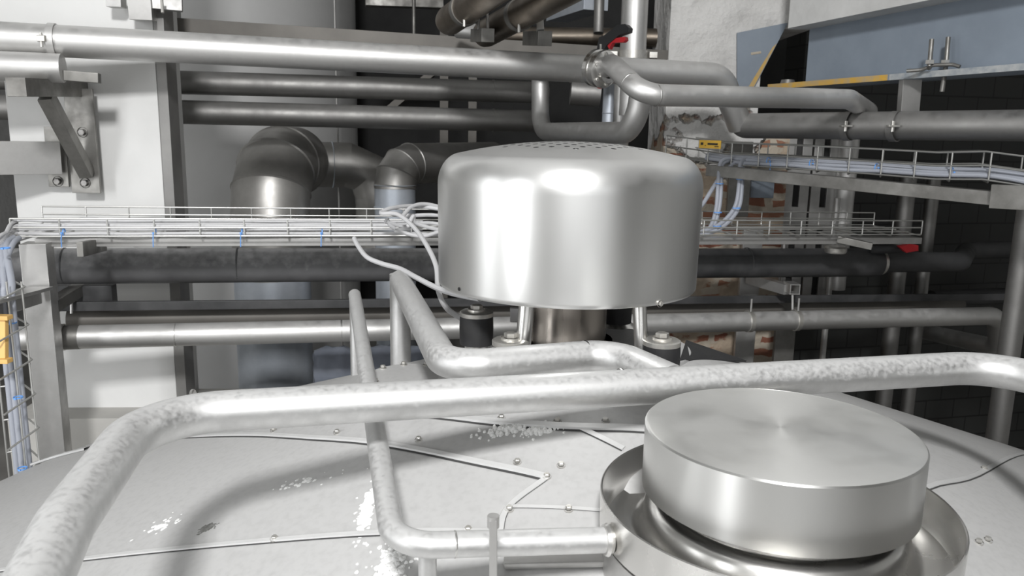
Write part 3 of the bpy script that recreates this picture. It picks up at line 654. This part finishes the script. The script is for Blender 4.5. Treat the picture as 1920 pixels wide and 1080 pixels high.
MB().ringtube(fillet([h0, h1+Vector((.02, 0, 0)), Vector((h1.x+.03, h1.y, h2.z))], .2, 2), .15, 36).build('duct_run', M['duct'], dd, sharp=12)
for px in (592, 622): MB().lathe([(.149, -.006), (.155, 0), (.149, .006)], h0.lerp(h1, (px-560)/140), (h1-h0).normalized(), 36, closed=True).build('seam_band', M['galv'], dd)
d2 = P(741, 400, 4.7); r2 = .122
de = thing('round_duct', 'smallest round duct with an elbow turning right behind the motor hood', 'duct', (d2.x, d2.y, FZ))
z2 = P(741, 308, 4.7).z
ep = fillet([Vector((d2.x, d2.y, P(741, 352, 4.7).z)), Vector((d2.x, d2.y, z2)), Vector((d2.x+.55, d2.y+.75, z2+.01))], .15, 3)
MB().ringtube(ep, r2, 36).build('elbow', M['duct'], de, sharp=12)
for i in range(1, len(ep)-1):
    ax = (ep[i+1]-ep[i]).normalized()+(ep[i]-ep[i-1]).normalized()
    MB().lathe([(r2-.002, -.006), (r2+.004, 0), (r2-.002, .006)], ep[i], ax, 36, closed=True).build('seam_band', M['duct'], de)
MB().tube([Vector((d2.x, d2.y, FZ)), Vector((d2.x, d2.y, P(741, 352, 4.7).z))], r2-.003, n=36).build('lower_section', M['galv'], de)
for y_ in (346, 388): MB().lathe([(r2-.004, -.006), (r2+.004, 0), (r2-.004, .006)], Vector((d2.x, d2.y, P(741, y_, 4.7).z)), n=36, closed=True).build('seam_band', M['galv'], de)
# wrapped insulation bundle
q = MB(); a, b = P(588, 694, 3.75), P(868, 690, 3.95); n_ = 26; rnd = random.Random(3)
q.ringtube([a.lerp(b, k/n_) for k in range(n_+1)], [(.11+.008*rnd.uniform(-1, 1)) if 0 < k < n_ else .095 for k in range(n_+1)], 22)
for v in q.bm.verts: v.co += Vector((rnd.uniform(-1, 1), rnd.uniform(-1, 1), rnd.uniform(-1, 1)))*.006
tag(q.build('wrapped_pipe', M['wrap'], sharp=60), 'slate blue wrapped pipe lying low behind the tank, left of the motor', 'insulated pipe')
# struts deep in the dark
for px, lab in ((833, 'left of two thin upright struts in the dark behind the hood'), (886, 'right of two thin upright struts in the dark behind the hood')):
    a = P(px, 240, 5.8); t_ = thing('strut', lab, 'strut', (a.x, a.y, FZ), 'upright struts behind the hood')
    MB().bar(Vector((a.x, a.y, FZ)), Vector((a.x, a.y, 2.3)), .06, .05, (0, 1, 0)).build('upright', M['taupe'], t_)
    if px == 833: MB().bar(P(695, 235, 5.76), P(833, 118, 5.76), .05, .08, (0, 1, 0)).build('brace', M['taupe'], t_)

# ------------------------------------------------------------------ steel post, tray channel, wire tray
po = P(78, 560, 2.86)
ps = thing('post', 'square steel post at the left holding up the wire cable tray', 'post', (po.x, po.y, FZ))
zt_ = P(70, 452, 2.86).z
MB().bar(Vector((po.x, po.y, FZ+.012)), Vector((po.x, po.y, zt_)), .085, .085, (E1.x, E1.y, 0)).build('column', M['frame'], ps)
MB().box((po.x, po.y, FZ+.006), (.18, .18, .012)).build('foot_plate', M['frame'], ps)
MB().bar(P(-40, 569, 2.42), P(75, 540, 2.8), .09, .012).build('side_flange', M['frame'], ps)
MB().bar(P(-40, 588, 2.42), P(75, 553, 2.8), .012, .06).build('side_web', M['frame'], ps)
ch = thing('support_channel', 'long pale steel channel under the wire cable tray', 'channel', R1(450, 455, 2.86))
MB().bar(R1(70, 453, 2.84), R1(1720, 450, 2.84), .06, .03).build('channel', M['frame'], ch)
MB().bar(P(150, 468, 2.7), P(195, 458, 3.05), .02, .05, (0, 0, 1)).build('cantilever_arm', M['framedark'], ch)
tray = thing('cable_tray', 'long wire basket cable tray crossing at mid height behind the hood', 'cable tray', R1(450, 445, 2.9))
zT = R1(18, 410, 2.75).z
f0 = R1(18, 410, 2.75); f1 = R1(1730, 414, 2.75); b0 = R1(78, 387, 3.15); b1 = R1(1640, 399, 3.15)
dn = Vector((0, 0, -.062))
def line(a, b, r=.0032): return MB().tube([a, b], r, n=8)
wl = [(f0, f1), (f0+dn*.5, f1+dn*.5), (f0+dn, f1+dn), (b0, b1), (b0+dn*.5, b1+dn*.5), (b0+dn, b1+dn)]
for k in (1, 2, 3): wl.append((f0.lerp(b0, k/4)+dn, f1.lerp(b1, k/4)+dn))
for a, b in wl: line(a, b).build('long_wire', M['wire'], tray)
n_ = 24
for k in range(n_+1):
    t = k/n_; a = f0.lerp(f1, t); b = b0.lerp(b1, t)
    MB().tube([a, a+dn*1.08, b+dn*1.08, b], .0032, [.012, .012], n=8, seg=4).build('cross_wire', M['wire'], tray)
tn = 0
def tie(px, d0, p, r, ax, lab, grp, tail=True):
    t_ = thing('cable_tie', lab, 'cable tie', p, grp)
    MB().lathe([(r, -.002), (r+.0014, -.002), (r+.0014, .002), (r, .002)], p, ax, 20, closed=True).build('loop', M['tie'], t_)
    MB().box(p+Vector((0, -r-.002, 0)), (.007, .006, .006), bev=.001).build('tie_head', M['tie'], t_)
    if tail: MB().tube([p+Vector((0, -r-.004, 0)), p+Vector((.002, -r-.012, -.02)), p+Vector((0, -r-.01, -.05))], .0018, [.01], n=6, seg=3).build('tail', M['tie'], t_)
# cables lying in the tray
tvec = (f1-f0).normalized()
for k in range(9):
    rnd = random.Random(40+k); off = (b0-f0).normalized()*(.03+.042*k)+dn*(.92-.1*(k % 3)) if k > 3 else (b0-f0).normalized()*(.025+.012*(k % 2))+dn*(.9-.24*k)
    pts = []
    for j in range(12):
        px = 26+j*70; t = (R1(px, 410, 2.75)-f0).dot(tvec)
        pts.append(f0+tvec*t+off+Vector((0, rnd.uniform(-.006, .006), rnd.uniform(-.002, .002))))
    st = [P(-20, 470-3*k, 2.62), P(8, 450-3*k, 2.68)] if k < 5 else [P(-30, 470, 2.9)]
    tag(MB().ringtube(smooth_path(st+pts[(0 if k < 5 else 1):], 5), .0065, 10).build('cable', M['cablewhite']), 'pale grey cable lying along the left half of the long wire tray', 'cable', 'cables in the long wire tray')
words = ['first', 'second', 'third', 'fourth']
for k, px in enumerate((120, 291, 454, 604)):
    p = R1(px, 436, 2.77); tie(px, 2.77, p, .013, tvec, 'blue cable tie on the long tray, %s from the left post' % words[k], 'blue ties on the long tray')
# tangled spare cable near the hood
def cabl(pxs, r, lab, mt='cablewhite', grp=None, name='cable'):
    return tag(MB().ringtube(smooth_path([P(*p) for p in pxs], 8), r, 10).build(name, M[mt]), lab, 'cable', grp)
cabl([(664, 447, 2.75), (672, 462, 2.7), (688, 482, 2.62), (715, 494, 2.55), (750, 504, 2.45), (780, 520, 2.3), (815, 538, 2.15), (850, 550, 2.0), (900, 560, 1.9)], .0078, 'loose pale cable drooping from the tray to the bottom of the hood')
cabl([(825, 392, 2.95), (780, 386, 2.95), (735, 390, 2.85), (715, 400, 2.8), (745, 402, 2.75), (775, 425, 2.65), (800, 460, 2.5), (818, 500, 2.35), (822, 545, 2.2), (838, 578, 2.1), (870, 600, 2.0)], .0075, 'pale cable looping out of the tangle and down behind the hood')
for k, pts in enumerate([[(712, 398, 2.9), (760, 404, 2.95), (805, 403, 2.98), (850, 405, 3)], [(725, 410, 2.9), (735, 425, 2.92), (765, 438, 2.95), (850, 440, 3)], [(722, 415, 2.9), (760, 425, 2.95), (800, 418, 2.98), (850, 425, 3)], [(755, 405, 2.85), (772, 388, 2.9), (800, 383, 2.95), (850, 395, 3)], [(765, 425, 2.9), (775, 405, 2.9), (780, 418, 2.92), (820, 430, 2.95), (860, 432, 3)], [(740, 432, 2.9), (790, 443, 2.92), (830, 434, 2.95), (870, 440, 3)]]):
    cabl(pts, .0075, 'coiled spare cable bunched in the tray beside the hood', grp='coiled cables beside the hood')

# vertical wire tray at the left edge with cables
vt = thing('cable_tray', 'vertical wire cable tray dropping at the left edge', 'cable tray', P(30, 800, 2.62))
tops = [P(x, 528, d) for x, d in ((-22, 2.58), (2, 2.6), (22, 2.62), (12, 2.5), (40, 2.52))]
for p in tops: MB().tube([p, Vector((p.x, p.y, FZ+.005))], .0032, n=8).build('long_wire', M['wire'], vt)
for k, y_ in enumerate((528, 600, 668, 735, 803, 870, 935)):
    z = P(20, y_, 2.6).z; A, B, Cc = tops[0], tops[2], tops[4]
    MB().tube([Vector((A.x, A.y, z)), Vector((B.x, B.y, z)), Vector((Cc.x+.01, Cc.y-.0, z)), Vector((Cc.x-.02, Cc.y-.12, z-.03))], .0032, [.01, .01], n=8, seg=4).build('cross_wire', M['wire'], vt)
for k, (x0, x1, x2) in enumerate(((12, 22, 40), (22, -2, 15), (4, 8, 24))):
    a = P(x0, 462, 2.66); pts = [P(x0+14, 446, 2.72), a, P(x1, 530, 2.56)]; b = P(x1, 560, 2.55)
    pts += [Vector((b.x, b.y, z)) for z in (1.05, .8, .4, .0, FZ+.02)]
    tag(MB().ringtube(smooth_path(pts, 6), .011 if k == 0 else .009, 12).build('cable', M['cable']), ['thickest grey cable dropping down the vertical tray at the left edge', 'thin grey cable at the back of the vertical tray', 'thin grey cable at the left of the vertical tray'][k], 'cable', 'cables in the vertical tray')
for k, y_ in enumerate((465, 605, 745, 878)):
    p = P([14, 26, 38, 46][k]-4, y_, 2.55); tie(0, 0, p, .013, (0, 0, 1), 'blue cable tie on the vertical tray, %s from the top' % words[k], 'blue ties on the vertical tray', False)
t_ = thing('cable_guide', 'amber plastic guide clipped to the vertical tray at the left edge', 'cable guide', P(8, 675, 2.48))
MB().bar(P(5, 672, 2.48), P(5, 597, 2.48), .028, .02, (0, 1, 0), .003).build('guide_body', M['orange'], t_)
for y_ in (595, 676): MB().box(P(6, y_, 2.475), (.044, .03, .014)).build('guide_flange', M['orange'], t_)

# ------------------------------------------------------------------ insulated pipe, low pipes
bi = thing('insulated_pipe', 'thick black insulated pipe running behind the post, tray and hood', 'insulated pipe', R1(800, 494, 3.1))
i0, i1 = R1(-60, 500, 3.1), R1(1645, 492, 3.1); mI = i0.lerp(i1, .53); i0 = i0+(i0-i1)*.3
MB().tube([i0, mI], .071, n=32).build('grey_section', M['charcoal'], bi, label='charcoal grey section')
MB().tube([mI, i1], .0705, n=32).build('black_section', M['black'], bi)
for px in (122, 446, 1400): c = R1(px, 499-.005*px, 3.1); MB().lathe([(.07, -.004), (.0725, -.002), (.0725, .002), (.07, .004)], c, (i1-i0).normalized(), 32, closed=True).build('joint_tape', M['black'], bi)
j0 = i1; j1 = R1(1800, 491, 3.1); j2 = P(1812, 470, 4.6)
MB().tube([i1-(i1-i0).normalized()*.02, j1, j2, j2+Vector((.8, .2, 0))], .051, [.05, .05], n=26).build('reduced_section', M['black'], bi)
clamp_ring(i1+(i1-i0).normalized()*.01, i1-i0, .054, .025, .008).build('clamp_band', M['bolt'], bi)
hb2 = thing('pipe_bracket', 'slanted angle bracket with a square tube end under the black pipe', 'bracket', P(1488, 545, 3.8))
MB().bar(P(1405, 522, 4.1), P(1478, 543, 3.85), .05, .05).build('angle_arm', M['frame'], hb2)
c = P(1491, 543, 3.78); 
q = MB()
for s in (-1, 1): q.bar(c+Vector((s*.022, 0, 0)), c+Vector((s*.022, .1, 0)), .004, .05); q.bar(c+Vector((0, 0, s*.022)), c+Vector((0, .1, s*.022)), .05, .004)
q.build('square_tube', M['frame'], hb2)
MB().tube([P(1486, 553, 3.8), P(1486, 592, 3.8)], .006, n=10).build('hanger_rod', M['frame'], hb2)
# silver low pipe across the whole width, U bend at right
lp = thing('low_pipe', 'shiny lower steel pipe behind the tank ending in a U bend at right', 'pipe', R1(600, 626, 3.0))
l0, l1 = R1(-40, 636, 3.0), R1(1845, 592, 3.0)
MB().tube([l0+(l0-l1)*.3, R1(1868, 592, 3.0), P(1872, 652, 4.2), P(1735, 622, 4.75)], .0455, [.085, .085], n=30, seg=10).build('pipe_run', M['pipe'], lp)
ringparts(lp, [(R1(330, 628, 3.0), l1-l0), (R1(640, 620, 3.0), l1-l0)], .0455)
for px in (113, 1404, 1492):
    c = l0.lerp(l1, (R1(px, 630, 3.0)-l0).length/(l1-l0).length)
    cp = clamp_ring(c, l1-l0, .0455, .02 if px != 113 else .03, .006).build('clamp_band', M['bolt'], lp)
    MB().tube([c+Vector((0, -.02, .05)), c+Vector((0, -.02, .11))], .005, n=8).build('hanger_rod', M['frame'], cp)
MB().tube([R1(113, 633, 3.0), R1(150, 632, 3.0)], .0468, n=30).build('end_collar', M['framedark'], lp)
lq = thing('low_pipe', 'dull pipe running just above and behind the shiny lower pipe', 'pipe', R1(600, 600, 3.3))
MB().tube([R1(128, 599, 3.16), R1(1800, 571, 3.3)], .042, n=24).build('pipe_run', M['taupe'], lq)
tag(MB().bar(R1(60, 575, 3.06), R1(1900, 556, 3.2), .02, .036).build('support_bar', M['black']), 'thin black horizontal bar above the lower pipes', 'bar')
MB_ = thing('pipe_hanger', 'steel hanger arm with rods beside the left post over the lower pipes', 'bracket', P(130, 560, 3.0))
MB().bar(P(95, 575, 2.9), P(160, 535, 3.3), .05, .045).build('arm', M['framedark'], MB_)
MB().tube([P(104, 582, 2.93), P(106, 640, 2.93)], .006, n=10).build('hanger_rod', M['frame'], MB_)
MB().tube([P(134, 562, 3.1), P(134, 588, 3.1)], .006, n=10).build('hanger_rod', M['frame'], MB_)
tag(MB().bar(P(70, 552, 3.2), P(215, 552, 3.22), .05, .08).build('duct_box', M['black']), 'dark box beam under the insulated pipe beside the left post', 'beam')

# ------------------------------------------------------------------ right side: beam, hangers, upper tray
bm_ = thing('steel_beam', 'blue grey painted steel beam set in the white wall at upper right', 'beam', P(1650, 140, 3.5))
hgt = tl.z-bl0.z+.06; bx = (bl1-bl0).normalized(); be = bl0+bx*2.3; bs = bl0+bx*.15
MB().bar(bl0+bn*.08, be+bn*.08, .16, .024).build('lower_flange', M['bluepaint'], bm_)
MB().bar(bl0-bn*.0015, bl0+bx*.72-bn*.0015, .003, .0235, bev=.0005).build('yellow_edge', M['yellow'], bm_)
MB().bar(bl0+bx*.73-bn*.0015, be-bn*.0015, .003, .0235, bev=.0005).build('worn_edge', M['worn'], bm_)
MB().bar(bs+bn*.1+Vector((0, 0, hgt/2)), be+bn*.1+Vector((0, 0, hgt/2)), .014, hgt, bev=0).build('web', M['bluepaint'], bm_)
gp = thing('gusset_plate', 'blue grey steel plate with a yellow edge on the white pillar', 'plate', P(1420, 110, 4.1))
pf_ = pl-py_*.012; pn_ = py_
MB().prism([PV(x, y, pf_, pn_) for x, y in ((1381, 62), (1381, 166), (1412, 166), (1476, 43))], -py_*.012).build('plate', M['bluepaint'], gp)
pf2 = pl-py_*.0245
MB().prism([PV(x, y, pf2, pn_) for x, y in ((1402, 165), (1412, 165), (1456, 82), (1449, 88))], -py_*.001).build('yellow_edge', M['yellow'], gp)
MB().bar(PV(1408, 101, pf2, pn_), PV(1427, 98, pf2, pn_), .004, .012).build('rust_mark', M['brick'], gp)
# hanger from the beam, clamps
hg = thing('pipe_hanger', 'flat steel hanger with U bolt dropping from the blue beam to the wall pipe', 'bracket', P(1700, 210, 3.2))
a = P(1708, 140, 3.2); b = P(1702, 212, 3.25)
MB().bar(b, a, .075, .04, (0, 1, 0)).build('hanger_strut', M['frame'], hg)
MB().tube([P(1700, 133, 3.1), P(1728, 131, 3.07), P(1750, 122, 3.03), P(1786, 121, 2.99), P(1800, 125, 2.97)], .007, [.05, .05, .03], n=12).build('clip_plate', M['framedark'], hg)
for px, py, yb in ((1747, 74, 128), (1778, 70, 172)): MB().tube([P(px, py, 3.03), P(px-4, 122, 3.03), P(px-4-(yb-122)*.16, yb, 3.05)], .0085, n=12).build('threaded_rod', M['framedark'], hg)
for px in (1743, 1772): MB().lathe([(0, 0), (.016, 0), (.016, .014), (0, .014)], P(px, 120, 3.03), (0, 0, 1), 6).build('nut', M['bolt'], hg)
tag(MB().lathe([(0, 0), (.035, 0), (.03, .022), (0, .022)], bl0+bx*.09+bn*.04+Vector((0, 0, .008)), n=20).build('beam_bolt', M['framedark']), 'large dark bolt head on the lower flange of the blue beam', 'bolt')
for k, px in enumerate((1592, 1678)):
    f_ = (px-1388)/(2000-1388); c = o2.lerp(o4, 0); v = ray(px, 240)
    d_ = 3.75+(2.8-3.75)*f_*(3.75/(3.75+(2.8-3.75)*0))*1.0
    # point on the pipe axis nearest this pixel
    best = min((o2.lerp(o4, s/400) for s in range(401)), key=lambda p: abs(((p-CAM).dot(RS)/(p-CAM).dot(fw))*F+960-px))
    t_ = thing('pipe_clamp', ['left of the two bolted clamp bands on the wall pipe', 'right of the two bolted clamp bands on the wall pipe, below the hanger'][k], 'pipe clamp', best, 'clamps on the wall pipe')
    ax = (o4-o2).normalized(); clamp_ring(best, ax, .057, .028, .004).build('band', M['pipedark'], t_)
    s_ = Vector((-.5, -.8, 0)).normalized()
    MB().box(best+s_*.066+Vector((0, 0, .0)), (.045, .03, .008), bev=.002).build('clamp_lug', M['bolt'], t_)
    MB().tube([best+s_*.07+Vector((0, 0, -.022)), best+s_*.07+Vector((0, 0, .02))], .0065, n=10).build('bolt', M['bolt'], t_)
# upper wire tray on the right
tr_ = thing('cable_tray', 'wire basket cable tray full of cables along the right wall', 'cable tray', P(1600, 310, 3.2))
frT = [(1300, 258, 3.95), (1362, 268, 3.72), (1480, 272, 3.5), (1630, 279, 3.25), (1760, 286, 3.02), (1850, 284, 2.88), (1990, 302, 2.7)]
bkT = [(1250, 254, 4.1), (1362, 261, 3.95), (1500, 266, 3.72), (1650, 283, 3.42), (1790, 296, 3.2), (1860, 309, 3.08), (1990, 322, 2.9)]
A = [P(*p) for p in frT]; 
A = [Vector((p.x, p.y, 1.545+.0)) for p in A]
def lvl(pts, z):
    out = []
    for p in pts: out.append(Vector((p.x, p.y, z)))
    return out
Zt = 1.55
fr = [P(*p) for p in frT]
dn2 = Vector((0, 0, -.1))
pdv = Vector((.42, .9, 0)).normalized()*.28           # across the tray, away from the viewer
fr = [P(1250, 254, 4.02)]+fr[1:]
tot0 = sum((fr[i+1]-fr[i]).length for i in range(len(fr)-1)); fr.append(fr[-1]+(fr[-1]-fr[-2]).normalized()*1.3)
bk = [p+pdv for p in fr]
for off in (0, .5, 1):
    MB().ringtube([p+dn2*off for p in fr], .0034, 8).build('long_wire', M['wiredark'], tr_); MB().ringtube([p+dn2*off for p in bk], .0034, 8).build('long_wire', M['wiredark'], tr_)
for k in (1, 2): MB().ringtube([p.lerp(r, k/3)+dn2 for p, r in zip(fr, bk)], .0034, 8).build('long_wire', M['wiredark'], tr_)
tot = sum((fr[i+1]-fr[i]).length for i in range(len(fr)-1))
def along(pts, s):
    for i in range(len(pts)-1):
        l = (pts[i+1]-pts[i]).length
        if s <= l: return pts[i].lerp(pts[i+1], s/l)
        s -= l
    return pts[-1]
n_ = int(tot/.135)
for k in range(n_+1):
    a = along(fr, tot*k/n_); b = a+pdv
    MB().tube([a, a+dn2*1.08, b+dn2*1.08, b], .0034, [.012, .012], n=8, seg=4).build('cross_wire', M['wiredark'], tr_)
tg = thing('warning_tag', 'small yellow printed tag clipped to the right wire tray', 'tag', P(1331, 270, 3.78))
ta, tb = P(1311, 270, 3.80), P(1352, 271.5, 3.73)
MB().bar(ta, tb, .004, .038, bev=.001).build('plate', M['tag'], tg)
tdn = Vector(((tb-ta).y, -(tb-ta).x, 0)).normalized()*.0028
for u0, u1, hz, zz in ((.08, .2, .012, .002), (.4, .86, .009, .002), (.28, .32, .004, -.006), (.72, .9, .004, -.009)):
    MB().bar(ta.lerp(tb, u0)+tdn+Vector((0, 0, zz)), ta.lerp(tb, u1)+tdn+Vector((0, 0, zz)), .001, hz, bev=0).build('print', M['ink'], tg)
for k in range(10):
    rnd = random.Random(90+k); pts = []
    for i in range(14):
        s = .15*tot0+(tot-.15*tot0)*i/13; p = along(fr, s)+pdv*(.06+.055*k+.02*rnd.uniform(-1, 1))+dn2*(.88-.22*(k % 3)/2+.05*rnd.uniform(-1, 1)); pts.append(p)
    tag(MB().ringtube(smooth_path(pts, 4), .0088, 10).build('cable', M['cable']), 'grey cable lying in the bundle of the right wire tray', 'cable', 'cables in the right wire tray')
for k, px in enumerate((1440, 1523, 1648, 1788, 1935)):
    best = min((along(fr, tot*s/300) for s in range(301)), key=lambda p: abs(((p-CAM).dot(RS)/(p-CAM).dot(fw))*F+960-px))
    p = best+pdv*.1+dn2*.74; tie(0, 0, p, .016, (fr[3]-fr[2]), 'blue cable tie on the right wire tray, %s from its far end' % ['first', 'second', 'third', 'fourth', 'fifth'][k], 'blue ties on the right tray', k == 0)
su = thing('tray_support', 'steel angle under the right wire tray with a plate at its near end', 'support', P(1600, 330, 3.3))
MB().bar(P(1330, 319, 3.75), P(1870, 372, 2.9), .06, .05).build('angle', M['framedark'], su)
MB().bar(P(1858, 368, 2.86), P(1858, 368, 2.86)+(P(1990, 374, 2.7)-P(1858, 368, 2.86))*4, .02, .085).build('end_plate', M['framedark'], su)
# dropping cables
dc = [[(1372, 296, 3.72), (1352, 304, 3.7), (1347, 340, 3.68), (1343, 390, 3.66), (1332, 425, 3.64), (1312, 438, 3.6)], [(1366, 300, 3.72), (1353, 312, 3.7), (1352, 350, 3.68), (1348, 392, 3.66), (1336, 428, 3.64), (1310, 446, 3.6)],
      [(1400, 298, 3.7), (1388, 308, 3.68), (1386, 345, 3.66), (1378, 388, 3.64), (1350, 420, 3.62), (1312, 436, 3.6)], [(1408, 302, 3.7), (1392, 314, 3.68), (1391, 350, 3.66), (1384, 392, 3.64), (1354, 426, 3.62), (1312, 442, 3.6)],
      [(1380, 304, 3.72), (1355, 325, 3.7), (1335, 355, 3.68), (1318, 382, 3.66), (1300, 402, 3.64)]]
dl = ['leftmost pair of grey cables dropping from the right tray to the lower tray', 'leftmost pair of grey cables dropping from the right tray to the lower tray', 'right pair of grey cables dropping from the right tray to the lower tray', 'right pair of grey cables dropping from the right tray to the lower tray', 'single grey cable slanting down from the right tray behind the hood']
for pts, l_ in zip(dc, dl): cabl(pts, .0095, l_, 'cable', 'dropping cables on the right')
for k, (px, py, d_) in enumerate(((1349, 344, 3.67), (1388, 336, 3.65), (1381, 390, 3.62), (1346, 398, 3.64), (1345, 424, 3.6))):
    tie(0, 0, P(px, py, d_), .017, (0, 0, 1), 'blue cable tie on the dropping cables, %s of five' % ['topmost left', 'topmost right', 'lower right', 'lower left', 'lowest'][k], 'blue ties on the dropping cables', False)

# verticals behind the right trays
def vert(px, py, d, r, z0, z1, mt, name, lab, cat, grp=None, flat=False):
    a = P(px, py, d); q = MB()
    if flat: q.bar(Vector((a.x, a.y, z0)), Vector((a.x, a.y, z1)), r*2, flat, (0, 1, 0))
    else: q.tube([Vector((a.x, a.y, z0)), Vector((a.x, a.y, z1))], r, n=24)
    return tag(q.build(name, M[mt]), lab, cat, grp)
vert(1585, 350, 4.25, .05, .8, 1.68, 'pipe', 'riser_pipe', 'vertical pipe dropping behind the right wire tray to the lower tray', 'pipe')
vert(1690, 450, 4.45, .045, FZ, 1.45, 'pipedark', 'riser_pipe', 'left of the two tall vertical pipes on the dark tiled wall', 'pipe')
vert(1738, 450, 4.5, .036, FZ, 1.45, 'pipedark', 'riser_pipe', 'right of the two tall vertical pipes on the dark tiled wall', 'pipe')
vert(1900, 600, 3.25, .042, FZ, 1.46, 'pipedark', 'riser_pipe', 'thick vertical pipe at the right edge behind the rail end', 'pipe')
vert(1385, 350, 4.1, .055, 1.2, 1.58, 'framedark', 'strut', 'broad steel strut on the pillar behind the dropping cables', 'strut', flat=.03)
vert(1402, 560, 4.15, .05, FZ, 1.15, 'frame', 'strut', 'steel strut on the brick pillar below the black pipe', 'strut', flat=.03)
vert(1470, 640, 4.1, .05, FZ, .85, 'framedark', 'strut', 'dark steel strut at the right edge of the brick pillar', 'strut', flat=.03)
vert(1545, 640, 4.3, .016, FZ, 1.3, 'frame', 'conduit', 'thin vertical conduit right of the brick pillar', 'conduit')
vert(1462, 560, 4.12, .008, FZ, 1.1, 'frame', 'conduit', 'thinnest vertical rod in front of the brick pillar', 'rod')
for px, lab in ((1490, 'left of two slotted steel rails behind the right trays'), (1541, 'right of two slotted steel rails behind the right trays')):
    a = P(px, 380, 4.3); t_ = thing('slotted_rail', lab, 'rail', (a.x, a.y, .6), 'slotted rails behind the trays')
    q = MB(); 
    for s in (-1, 1): q.bar(Vector((a.x+s*.042, a.y, .6)), Vector((a.x+s*.042, a.y, 1.6)), .05, .02, (0, 1, 0))
    for z in (.66, .92, 1.18, 1.44): q.bar(Vector((a.x, a.y, z-.06)), Vector((a.x, a.y, z+.06)), .05, .0195, (0, 1, 0))
    q.build('slotted_face', M['frame'], t_); MB().bar(Vector((a.x, a.y+.03, .6)), Vector((a.x, a.y+.03, 1.6)), .09, .02, (0, 1, 0)).build('rail_back', M['dark'], t_)
a = P(1429, 350, 4.13); tag(MB().box(a, (.12, .02, .115), R4, bev=.003).build('wall_plate', M['bluepaint']), 'small square blue grey plate on the brick pillar', 'plate')
# small red lever valve at the end of the long tray
rv = thing('lever_valve', 'small dark valve with a red lever at the right end of the long tray', 'valve', P(1690, 470, 3.9))
MB().prism([P(1686, 462, 3.9), P(1705, 458, 3.9), P(1722, 460, 3.9), P(1722, 470, 3.9), P(1700, 474, 3.9)], Vector((0, .03, 0))).build('lever', M['red'], rv)
MB().tube([P(1630, 470, 3.95), P(1700, 466, 3.95)], .02, n=16).build('valve_body', M['blackplastic'], rv)
un = thing('pipe_union', 'small round steel union on top of the black pipe under the long tray', 'fitting', P(1567, 462, 3.75))
c = P(1567, 466, 3.72); MB().lathe([(0, -.02), (.045, -.02), (.05, -.012), (.05, .004), (.044, .012), (0, .012)], c, n=30).build('union_ring', M['bolt'], un)
MB().bar(P(1570, 448, 3.6), P(1635, 462, 3.55), .04, .03).build('strap', M['framedark'], un)
tag(MB().tube([P(1745, 560, 4.75), P(1930, 553, 5.0)], .05, n=22).build('pipe', M['black']), 'black pipe against the dark tiled wall above the U bend', 'pipe')
